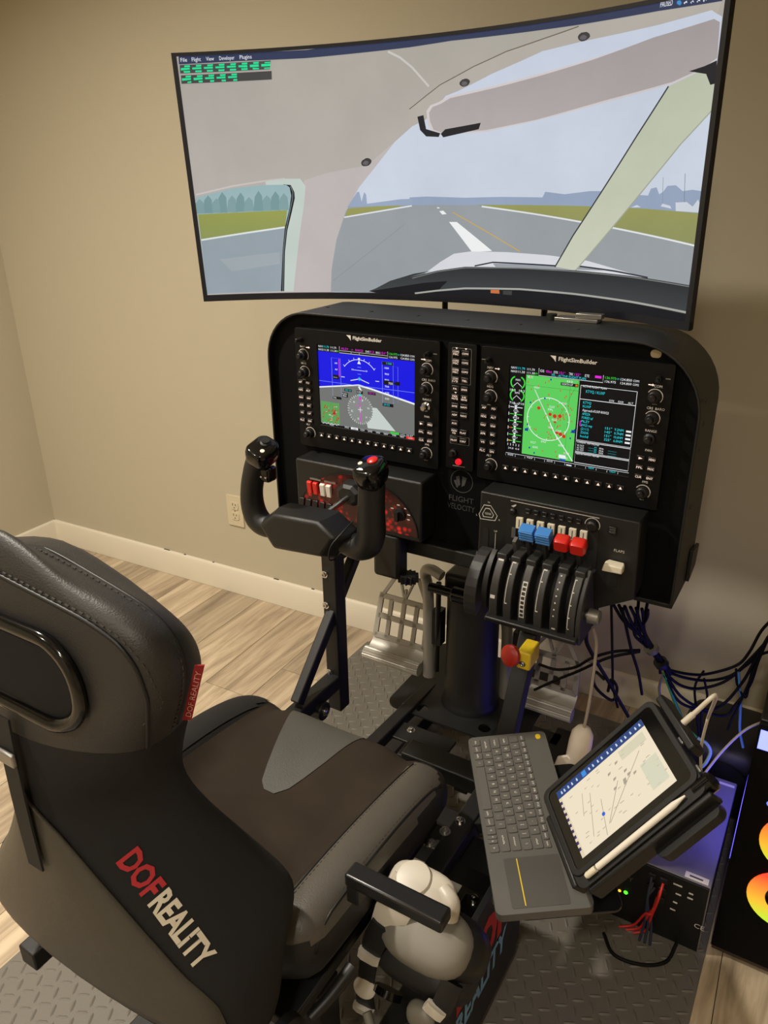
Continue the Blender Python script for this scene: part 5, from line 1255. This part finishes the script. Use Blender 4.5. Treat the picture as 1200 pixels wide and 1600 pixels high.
def chart():
    A = [('p', 1, (238, 224, 196), [(-2, -115), (178, -115), (178, 0), (-2, 0)]), ('p', 2, (40, 66, 120), [(-2, -13), (178, -13), (178, 0), (-2, 0)]), ('p', 3, (60, 140, 220), [(52, -11), (60, -11), (60, -2), (52, -2)])]
    for x in (8, 14, 22, 30, 40, 66, 74, 84, 92, 104, 112, 122, 132, 140, 150, 160, 168): A.append(('p', 3, (200, 215, 235), [(x, -9), (x + 3, -9), (x + 2, -4), (x, -4)]))
    A.append(('p', 2, (226, 210, 182), [(-2, -115), (6, -115), (6, -13), (-2, -13)]))
    for k in range(9): A.append(('p', 3, (60, 50, 90), [(-1, -24 - k * 10), (4, -24 - k * 10), (4, -19 - k * 10), (-1, -19 - k * 10)]))
    g = (178, 168, 146); r = random.Random(4)
    A += [('l', 3, g, 1.2, [(60, -100), (100, -55)]), ('l', 3, g, 1.2, [(62, -100), (150, -40)]), ('l', 3, g, 1.0, [(28, -64), (40, -32)]), ('l', 3, (150, 140, 124), .8, [(30, -100), (52, -40)]), ('l', 3, (150, 140, 124), .8, [(50, -112), (64, -60)])]
    for k in range(46):
        x, y = r.uniform(10, 168), r.uniform(-110, -18); A.append(('p', 3, (196, 186, 164), [(x, y), (x + r.uniform(1, 9), y), (x + 6, y + 1.6), (x, y + 1.6)]))
    for k in range(10):
        x, y = r.gauss(100, 14), r.gauss(-52, 10); A.append(('p', 4, (168, 158, 138), [(x, y), (x + 5, y + 1), (x + 7, y + 4), (x + 1, y + 4)]))
    A.append(('p', 5, (52, 96, 214), [(58 + 3 * math.cos(2 * PI * k / 14), -82 + 3 * math.sin(2 * PI * k / 14)) for k in range(14)]))
    A.append(('p', 3, (216, 208, 180), [(120, -34), (168, -34), (168, -18), (120, -18)])); A.append(('p', 3, (214, 212, 186), [(140, -104), (170, -104), (170, -60), (140, -60)]))
    return A
art_obj('screen', chart(), lambda x, y, h: TM @ Vector((x / 1000, y / 1000, h)), t, screen_mat('tablet_picture', 1.0), (0, 175.6, -115, 0), lay=.00005)
obj('case_clip', MB().lathe(TM @ Vector((.206, -.138, -.012)), TM.to_3x3() @ Vector((1, 0, 0)), [(-.02, .013), (.006, .013), (.01, .009)], 18), GLOSS, t)
for x in (.06, .11): obj('side_button', MB().box(.2055, .2085, -x - .012, -x, -.011, -.006, TM), STEEL, t, bevel=.0006)
pn = thing('stylus', 'white stylus held along the lower edge of the tablet case', 'stylus', (TM @ Vector((.09, -.142, .003)))[:])
obj('barrel', MB().lathe(TM @ Vector((.018, -.142, .0033)), TM.to_3x3() @ Vector((1, 0, 0)), [(0, .0044), (.138, .0044), (.158, .0012)], 18), WHITEP, pn, smooth=60)
obj('end_cap', MB().lathe(TM @ Vector((-.004, -.142, .0033)), TM.to_3x3() @ Vector((1, 0, 0)), [(0, .003), (.003, .0044), (.019, .0044)], 18), CREAM, pn)
st = thing('tablet_stand', 'black swivel stand holding the tablet above the tray', 'stand', K(230, 160, -15)[:])
ctr = TM @ Vector((.09, -.068, -.0165))
nb = TM.to_3x3() @ Vector((0, 0, -1))
obj('back_plate', MB().prism([(x / 1000, y / 1000) for x, y in rrect(20, 165, -130, -8, 12)], TM @ Matrix.Translation((0, 0, -.026)), .0095), BLACK, st, bevel=.003)
obj('ball_joint', MB().lathe(ctr + nb * .010, nb, [(0, .012), (.008, .020), (.02, .022), (.03, .018), (.036, .008)], 20), BLACK, st)
obj('stand_arm', MB().tube([ctr + nb * .04, ctr + nb * .05 + Vector((0, 0, -.03)), K(215, 158, 30), K(215, 158, -14.8)], [.011, .011, .012, .018], 14), BLACK, st, smooth=60)
obj('lower_cradle', MB().bar(TM @ Vector((-.012, -.1575, -.014)), TM @ Vector((.206, -.1575, -.014)), .008, .026, TM.to_3x3() @ Vector((0, 0, 1))), BLACK, st, bevel=.003)
obj('cradle_side', MB().bar(TM @ Vector((-.0295, -.14, -.014)), TM @ Vector((-.0295, -.02, -.014)), .010, .026, TM.to_3x3() @ Vector((0, 0, 1))), BLACK, st, bevel=.003)
obj('cradle_side', MB().bar(TM @ Vector((.2155, -.09, -.014)), TM @ Vector((.2155, .012, -.014)), .013, .026, TM.to_3x3() @ Vector((0, 0, 1))), BLACK, st, bevel=.003)
obj('cradle_back', MB().prism([(x / 1000, y / 1000) for x, y in rrect(95, 200, -176, -150, 12)], TM @ Matrix.Translation((0, 0, -.034)), .016), BLACK, st, bevel=.006)

# ================================================================== HANGING CHARGER
t = thing('cable_adapter', 'white oval adapter hanging on a thin cord behind the keyboard', 'adapter', (0.583, -0.05, 0.40))
c = Vector((0.5835, -0.05, 0.0))
obj('shell', MB().lathe(c + Vector((-.004, 0, .392)), (.09, 0, 1), [(0, .012), (.004, .018), (.012, .0205), (.05, .021), (.072, .0195), (.084, .013), (.088, .004)], 26), mat('warm_white_plastic', (236, 224, 208), 0.45), t, smooth=70)
obj('hook_plate', MB().prism([(-.034, .0), (-.008, -.012), (.004, .0), (.004, .03), (-.012, .036), (-.028, .026)], frame(c + Vector((-.006, -.013, .383)), (1, 0, 0), (0, 0, 1)), .006), mat('warm_white_plastic', (236, 224, 208), 0.45), t, bevel=.002)
obj('cord', MB().tube([c + Vector((.004, 0, .478)), c + Vector((.008, 0, .53)), c + Vector((.010, 0, .60)), c + Vector((.010, -.004, .66)), c + Vector((.008, -.03, .705))], .0028, 8), mat('grey_white_cord', (170, 158, 140), 0.6), t, smooth=60)

# ================================================================== VR HEADSET
t = thing('vr_headset', 'white virtual reality headset hung over the bar beside the seat', 'headset', (0.50, -0.55, 0.36))
HW = mat('headset_white', (196, 189, 176), 0.4)
def blob(name, c, sx, sy, sz, m, rot=0.0, e=2.6, parent=None, n=28, k=14, tilt=0.0):
    """rounded box (superellipsoid)"""
    mb = MB(); R = Matrix.Rotation(rot, 3, 'Z') @ Matrix.Rotation(tilt, 3, 'X'); rg = []
    f = lambda w: math.copysign(abs(w) ** (2 / e), w)
    for j in range(k + 1):
        ph = -PI / 2 + PI * j / k; ph = max(-PI / 2 + .02, min(PI / 2 - .02, ph))
        rg.append([Vector(c) + R @ Vector((sx * f(math.cos(ph)) * f(math.cos(2 * PI * i / n)), sy * f(math.cos(ph)) * f(math.sin(2 * PI * i / n)), sz * f(math.sin(ph)))) for i in range(n)])
    return obj(name, mb.loft(rg), m, parent or t, smooth=180)
cr = blob('rear_cradle', (0.497, -0.494, 0.470), .050, .030, .024, HW, rot=.0, e=3.0, tilt=.3)
obj('cradle_pad', MB().tube([(.462, -.482, .446), (.50, -.472, .440), (.54, -.482, .448)], .010, 12), RUBBER, t, smooth=60)
dl = obj('fit_dial', MB().lathe((0.488, -0.499, 0.489), (0, -.30, .95), [(0, .026), (.004, .026), (.008, .024), (.009, .019)], 30), HW, t, smooth=30)
obj('cradle_lip', MB().tube([(.528, -.490, .484), (.545, -.500, .478), (.550, -.508, .458)], [.012, .014, .010], 12), HW, t, smooth=60)
# left arm: white shoulder, black strap with white clips
def ribbon(name, pts, ws, th, m, nrm):
    rg = []; P = [Vector(p) for p in pts]
    for i, p in enumerate(P):
        d = (P[min(i + 1, len(P) - 1)] - P[max(i - 1, 0)]).normalized(); nn = Vector(nrm).normalized(); s = d.cross(nn).normalized(); nn = s.cross(d)
        rg.append([p + s * a * ws[i] / 2 + nn * b * th / 2 for a, b in ((-1, -.6), (-.6, -1), (.6, -1), (1, -.6), (1, .6), (.6, 1), (-.6, 1), (-1, .6))])
    return obj(name, MB().loft(rg), m, t, smooth=50)
ND = (.15, -.93, .3)
ribbon('side_arm', [(0.4830, -.502, .482), (0.4770, -.520, .468), (0.4700, -.531, .445), (0.4630, -.534, .418), (0.4650, -.534, .405)], [.052, .052, .05, .046, .032], .012, HW, ND)
ribbon('arm_core', [(0.4620, -.540, .424), (0.4500, -.541, .395), (0.4410, -.541, .362)], [.038, .036, .03], .008, BLACK, ND)
ribbon('white_clip', [(0.4395, -.543, .360), (0.4365, -.543, .343)], [.034, .033], .012, HW, ND)
ribbon('strap_band', [(0.4370, -.542, .347), (0.4320, -.542, .305), (0.4270, -.54, .265), (0.4230, -.535, .22)], [.028, .026, .026, .03], .006, BLACK, ND)
obj('white_disc', MB().lathe((0.4305, -.545, .282), ND, [(0, .0175), (.003, .0175), (.005, .014)], 24), HW, t)
ribbon('white_clip', [(0.4230, -.540, .225), (0.4200, -.535, .205)], [.034, .036], .011, HW, ND)
# visor hanging below
HG = mat('headset_grey', (122, 118, 108), 0.6)
blob('visor', (0.516, -0.512, 0.410), .068, .046, .036, HG, rot=.0, e=2.5, tilt=.45)
blob('visor_front', (0.522, -0.490, 0.385), .078, .044, .044, BLACK, e=2.8, tilt=.45)
blob('face_foam', (0.508, -0.500, 0.345), .082, .045, .040, RUBBER, e=3, tilt=.5)
ribbon('side_arm', [(.566, -.53, .372), (.560, -.55, .34), (.54, -.56, .30), (.515, -.56, .26)], [.03, .03, .03, .03], .01, BLACK, (.2, -.9, .2))
ribbon('white_clip', [(.556, -.556, .345), (.550, -.560, .333)], [.03, .03], .012, HW, (.2, -.9, .2))
blob('earpiece', (0.533, -.558, .312), .022, .014, .022, HG)
obj('top_strap', MB().tube([(.435, -.55, .235), (.46, -.565, .215), (.485, -.57, .225), (.50, -.565, .25)], .007, 10), HG, t, smooth=60)
obj('lens_frame', MB().lathe((.47, -.54, .30), (0, -.7, -.6), [(0, .022), (.01, .022), (.012, .016)], 20), GLOSS, t)

# ================================================================== CONTROL BOX
t = thing('control_box', 'black control box with red wires and green lights beside the computer', 'control box', (0.70, 0.16, 0.003))
obj('case', MB().box(0.575, 0.838, 0.006, 0.318, 0.003, 0.172), mat('dark_box_paint', (120, 118, 124), 0.42, bump=(900, .1)), t, bevel=.002)
fp = obj('front_panel', MB().box(0.577, 0.836, 0.002, 0.007, 0.005, 0.170), BLACK, t, bevel=.001)
BM = PF(0.0018)
obj('title_print', MB().text('DOF', BM @ Matrix.Translation((.640, .128, 0)), .012, .04).text('REALITY', BM @ Matrix.Translation((.646, .112, 0)), .012, .055), mat('dim_print', (120, 116, 110), 0.7), fp)
obj('status_light', MB().lathe((.680, .002, .077), (0, -1, 0), [(0, .003), (.0015, .0025)], 12), mat('lit_orange', (255, 190, 60), .4, emit=((255, 170, 40), 2.0)), t, label='orange status light')
obj('status_light', MB().lathe((.692, .002, .079), (0, -1, 0), [(0, .0042), (.0015, .0035)], 12), mat('lit_green', (80, 255, 60), .4, emit=((70, 255, 40), 2.5)), t, label='green status light')
obj('status_light', MB().lathe((.690, .002, .150), (0, -1, 0), [(0, .0025), (.0015, .002)], 12), mat('lit_cyan', (80, 230, 255), .4, emit=((80, 220, 255), 2.0)), t, label='cyan status light')
for x, z, w2 in ((.782, .150, .016), (.786, .128, .010), (.783, .105, .008), (.781, .085, .010), (.807, .142, .008), (.807, .130, .010)): obj('port_print', MB().box(x - w2 / 2, x + w2 / 2, .0014, .002, z, z + .003), mat('dim_white_print', (196, 192, 184), 0.6), fp)
for x, z in ((.757, .150), (.757, .125), (.757, .10), (.735, .15), (.735, .12)): obj('socket', MB().box(x - .007, x + .007, -.002, .002, z - .006, z + .006), RUBBER, fp, bevel=.001)
obj('ce_mark', MB().text('CE', BM @ Matrix.Translation((.822, .066, 0)), .011, .018), mat('dim_white_print', (196, 192, 184), 0.6), fp)
obj('sticker', MB().box(.790, .832, .009, .024, .172, .1724), WHITEP, t, label='white sticker on top')
obj('sticker_print', MB().box(.798, .822, .014, .018, .1724, .1726), mat('dark_print', (70, 68, 62), 0.7), t)
obj('label_strip', MB().box(.776, .800, .300, .307, .172, .1725), WHITEP, t); obj('label_strip', MB().box(.803, .834, .300, .307, .172, .1725), WHITEP, t)
wirem = mat('red_wire', (196, 40, 34), .45)
def wire(name, pts, r, m, label, cat='cable', group=None, par=None):
    if par: return obj(name, MB().tube(pts, r, 7), m, par, smooth=60)
    o = obj(name, MB().tube(pts, r, 7), m, None, smooth=60, origin=pts[-1]); return tag(o, label, cat, group)
for k in range(3): obj('power_lead', MB().tube([(.757 - k * .003, -.002, .145 - k * .02), (.755 - k * .004, -.022, .12 - k * .02), (.748 - k * .006, -.02, .07), (.742 - k * .012, -.012, .02), (.72 - k * .014, -.02, .0065)], .0026, 7), wirem, t, smooth=60)
for k in range(3): obj('signal_lead', MB().tube([(.735 + k * .004, -.002, .15 - k * .012), (.736, -.02, .11), (.738 + k * .006, -.018, .05), (.735 + k * .01, -.03, .0065)], .0026, 7), mat('dark_blue_wire', (40, 46, 66), .5), t, smooth=60)

# ================================================================== COMPUTER
t = thing('computer_tower', 'black computer tower with glowing red and yellow front fans', 'computer', (0.96, 0.22, 0))
PX0, PX1, PY0, PY1, PZ1 = 0.857, 1.075, 0.018, 0.45, 0.55
obj('case', MB().box(PX0, PX1, PY0 + .012, PY1, 0.022, PZ1), BLACK, t, bevel=.003)
obj('front_panel', MB().box(PX0, PX1, PY0, PY0 + .0115, 0.022, PZ1), MATTE, t, bevel=.002)
for x in (PX0 + .03, PX1 - .03):
    for y in (PY0 + .04, PY1 - .04): obj('foot', MB().cyl((x, y, 0.0002), (x, y, 0.0215), .014), RUBBER, t)
obj('base_trim', MB().box(PX0 + .002, PX1 - .002, PY0 + .004, PY1 - .004, .012, .0215), mat('brown_base', (54, 38, 30), .5), t)
def fan_mat():
    m = bpy.data.materials.new('rgb_fan_ring'); m.use_nodes = True; nt = m.node_tree; b = nt.nodes['Principled BSDF']
    tc = nt.nodes.new('ShaderNodeTexCoord'); sx = nt.nodes.new('ShaderNodeSeparateXYZ'); nt.links.new(tc.outputs['Generated'], sx.inputs[0])
    rp = nt.nodes.new('ShaderNodeValToRGB'); e = rp.color_ramp.elements
    e[0].position = .05; e[0].color = (*srgb((170, 225, 30)), 1); e[1].position = .85; e[1].color = (*srgb((255, 40, 30)), 1)
    x = rp.color_ramp.elements.new(.5); x.color = (*srgb((250, 150, 30)), 1)
    nt.links.new(sx.outputs['Z'], rp.inputs[0]); nt.links.new(rp.outputs[0], b.inputs['Emission Color']); b.inputs['Emission Strength'].default_value = 1.1
    b.inputs['Base Color'].default_value = (.3, .2, .1, 1); return m
FANM = fan_mat()
for z in (.197, .325, .453):
    c2 = Vector((.957, PY0 - .0002, z)); n = 40; Mx = PF(PY0 - .0002)
    f = obj('fan_ring', MB().ring([(c2.x + .063 * math.cos(2 * PI * i / n), z + .063 * math.sin(2 * PI * i / n)) for i in range(n)], [(c2.x + .033 * math.cos(2 * PI * i / n), z + .033 * math.sin(2 * PI * i / n)) for i in range(n)], Mx, .004), FANM, t, bevel=.0015, label='glowing red and yellow fan ring')
    obj('fan_hub', MB().lathe(c2, (0, -1, 0), [(0, .022), (.004, .021)], 24), BLACK, f)
    for k in range(7):
        a = 2 * PI * k / 7; obj('fan_blade', MB().prism([(c2.x + .022 * math.cos(a), z + .022 * math.sin(a)), (c2.x + .033 * math.cos(a + .1), z + .033 * math.sin(a + .1)), (c2.x + .033 * math.cos(a + .5), z + .033 * math.sin(a + .5)), (c2.x + .022 * math.cos(a + .4), z + .022 * math.sin(a + .4))], Mx, .002), BLACK, f)
obj('power_button', MB().lathe((.898, PY0, .395), (0, -1, 0), [(0, .005), (.002, .004)], 14), mat('lit_blue', (110, 130, 255), .4, emit=((90, 110, 255), 1.6)), t, label='small blue lit button')
GLOWB = mat('blue_glow', (120, 130, 255), .4, emit=((104, 112, 255), 3.2))
obj('glow_strip', MB().box(PX0 + .004, PX1 - .01, PY0 - .001, PY0, .50, .538), GLOWB, t, label='blue strip added for the glow at the top of the front')  # strip added to stand in for the blue glow at the tower's top
obj('side_window', MB().box(PX0 - .0012, PX0, PY0 + .06, PY0 + .30, .19, .33), mat('blue_lit_window', (20, 20, 30), .3, emit=((92, 84, 255), 4.0)), t, label='side window glowing violet blue')

# ================================================================== DARK CASE BY THE WALL
t = thing('floor_speaker', 'dark rounded speaker on the floor against the baseboard behind the box', 'speaker', (0.80, 0.48, 0.003))
blob('cabinet', (0.80, 0.48, 0.106), .11, .11, .1025, mat('speaker_black', (26, 25, 28), .5), e=4.5, parent=t)
obj('grille', MB().cyl((.80, .3685, .106), (.80, .362, .106), .07, n=32), RUBBER, t)

# ================================================================== CABLES
def at(px, py, y):
    """a point of the photograph at depth y"""
    d = (_f + _r * ((px - 600) / 1202) - _u * ((py - 800) / 1202)); s = (y - CAM.y) / d.y; return CAM + d * s
CAB = mat('black_cable', (10, 10, 10), .6, spec=.2); CABG = mat('green_cable', (46, 150, 82), .5); CABB = mat('pale_blue_cable', (96, 150, 170), .5); CABW = mat('white_cable', (205, 196, 178), .5); CABGR = mat('grey_cable', (110, 104, 94), .5)
G1 = 'black cables looping from the panel to the computer'
def cable(pts, r=.003, m=CAB, label='black cable sagging from the panel bundle to the computer', group=G1):
    P = [at(*p) for p in pts]; return wire('cable', P, r, m, label, 'cable', group)
rr = random.Random(5)
tie = (1018, 1012, .20)
# trunk: a bundle of cables leaving the panel's lower edge
for k in range(7):
    dx, dy = rr.uniform(-9, 9), rr.uniform(-6, 6)
    cable([(958 + k * 9, 944 + k * 1.5, .09), (975 + k * 6, 968 + dy, .12), (1000 + dx, 992 + dy, .16), (1016 + dx * .5, 1012 + dy * .5, .20), (1034 + dx * .5, 1036 + dy * .5, .23), (1040 + dx, 1052 + dy, .25)], .0032, CAB, 'black cable in the tied trunk below the panel', 'black cables in the tied trunk below the panel')
tt = thing('cable_ties', 'dark straps binding the cable trunk below the panel', 'cable tie', at(1022, 1018, .21)[:])
for px, py, y in ((1018, 1013, .202), (1033, 1036, .23)):
    a = at(px, py, y); dirv = (at(px + 9, py + 12, y + .015) - a).normalized()
    obj('tie', MB().lathe(a - dirv * .006, dirv, [(0, .014), (.012, .014)], 20), CABGR if px < 1025 else RUBBER, tt)
sag = [
 [(1042, 1046, .25), (1075, 1053, .29), (1105, 1053, .33), (1150, 1040, .36), (1170, 1020, .37), (1190, 985, .38), (1215, 960, .38)],
 [(1042, 1050, .25), (1075, 1060, .29), (1110, 1063, .33), (1145, 1054, .36), (1172, 1030, .37), (1200, 1000, .38), (1220, 985, .38)],
 [(1040, 1052, .25), (1062, 1070, .28), (1090, 1076, .32), (1130, 1066, .35), (1165, 1040, .37), (1190, 1022, .38), (1222, 1015, .38)],
 [(1040, 1054, .25), (1064, 1088, .27), (1100, 1108, .31), (1130, 1100, .34), (1160, 1066, .36), (1178, 1035, .37), (1200, 995, .38)],
 [(1038, 1054, .25), (1060, 1095, .27), (1095, 1110, .31), (1132, 1118, .34), (1150, 1100, .35), (1172, 1070, .37), (1186, 1030, .37), (1210, 975, .38)],
 [(1100, 1048, .33), (1086, 1072, .32), (1088, 1110, .31), (1092, 1150, .31)],
 [(1100, 1060, .33), (1105, 1090, .33), (1096, 1105, .32), (1096, 1160, .32)],
 [(1186, 1030, .37), (1160, 1090, .35), (1145, 1120, .35), (1136, 1140, .35)],
 [(1150, 1045, .36), (1152, 1070, .36), (1165, 1090, .36), (1172, 1060, .37), (1184, 1020, .38)],
]
SAGL = ['topmost of the black cables sagging from the trunk to the computer', 'second highest of the black cables sagging from the trunk to the computer', 'third highest of the black cables sagging from the trunk to the computer', 'fourth highest of the black cables sagging from the trunk to the computer', 'lowest of the black cables sagging from the trunk to the computer',
        'thin black cable dropping from the topmost sagging cable to the speaker', 'thin black cable dropping from the second sagging cable to the speaker', 'thin black cable slanting from the computer side down behind the white cable', 'thin black cable making a small loop beside the computer']
for k, p in enumerate(sag): cable(p, .0032 if k < 5 else .0026, CAB, SAGL[k])
G2 = 'black cables hanging under the throttle'
cable([(916, 985, -.05), (917, 1005, -.03), (930, 1030, 0), (948, 1060, .05), (966, 1092, .10), (985, 1125, .14)], .0036, CAB, 'black cable hanging from under the friction knob toward the mat', G2)
cable([(955, 945, .07), (956, 990, .08), (957, 1040, .10), (958, 1075, .12), (965, 1105, .14)], .0026, CAB, 'thin black cable hanging straight down behind the white cord', G2)
cable([(972, 950, .09), (985, 1010, .12), (997, 1050, .15), (1003, 1085, .17)], .003, CAB, 'black cable slanting from the throttle underside to the tablet stand', G2)
cable([(998, 936, .10), (996, 970, .13), (1002, 1000, .16)], .003, CAB, 'short black cable dropping from the panel flange into the trunk', G2)
cable([(1012, 940, .11), (1006, 975, .14), (1010, 1004, .17)], .003, CAB, 'short black cable dropping from the panel flange into the trunk', G2)
cable([(945, 1062, .05), (930, 1050, .05), (928, 1068, .05), (940, 1084, .06), (958, 1094, .08), (964, 1075, .09), (955, 1062, .08), (950, 1080, .09)], .003, CAB, 'black cable coiled in a small loop above the mat')
cable([(1000, 1016, .16), (960, 1018, .13), (925, 1028, .11), (900, 1042, .11), (870, 1046, .12), (842, 1038, .13)], .003, CAB, 'black cable strung from the trunk to the pedals, upper of two', None)
cable([(1000, 1018, .16), (950, 1028, .13), (905, 1048, .11), (870, 1062, .12), (835, 1078, .13)], .003, CAB, 'black cable strung from the trunk to the pedals, lower of two', None)
cable([(1038, 1052, .25), (1048, 1080, .26), (1060, 1110, .27), (1072, 1136, .27), (1088, 1152, .27)], .0036, CABG, 'green cable hanging from the trunk behind the tablet', None)
cable([(1090, 1153, .27), (1104, 1162, .27), (1110, 1175, .27), (1104, 1190, .26), (1097, 1198, .26)], .0036, mat('pale_green_cable', (150, 190, 176), .5), 'pale cable end curling behind the tablet below the green cable', None)
cable([(1036, 1052, .25), (1030, 1080, .25), (1040, 1120, .25), (1050, 1150, .25)], .0028, CABGR, 'grey cable hanging down from the trunk', None)
cable([(1154, 1050, .36), (1157, 1100, .36), (1156, 1140, .36), (1161, 1168, .36)], .003, CABB, 'pale blue cable hanging straight down beside the computer', None)
cable([(1200, 1125, .30), (1165, 1140, .28), (1130, 1172, .24), (1098, 1212, .20)], .0026, CABW, 'white cable slanting from the computer down to the control box', None)
tp2 = TM @ Vector((.222, -.045, -.009)); dx2 = TM.to_3x3() @ Vector((1, 0, 0))
o = thing('charging_cable', 'white charging cable plugged into the end of the tablet', 'cable', tp2[:])
obj('plug', MB().cyl(tp2, tp2 + dx2 * .02, .0045, n=14), CABW, o, bevel=.001)
obj('cord', MB().tube([tp2 + dx2 * .02, tp2 + dx2 * .06, at(1108, 1117, -.13), at(1104, 1130, -.12), at(1096, 1165, -.10), at(1095, 1205, -.06)], [.0035, .003, .0026, .0024, .0024, .0024], 8), CABW, o, smooth=60)
c = wire('cable', [Vector((.67, -.05, .007)), Vector((.70, -.085, .0065)), Vector((.75, -.08, .0065)), Vector((.79, -.05, .0065)), Vector((.80, -.012, .02))], .0035, CAB, 'black cable curled on the mat before the control box')
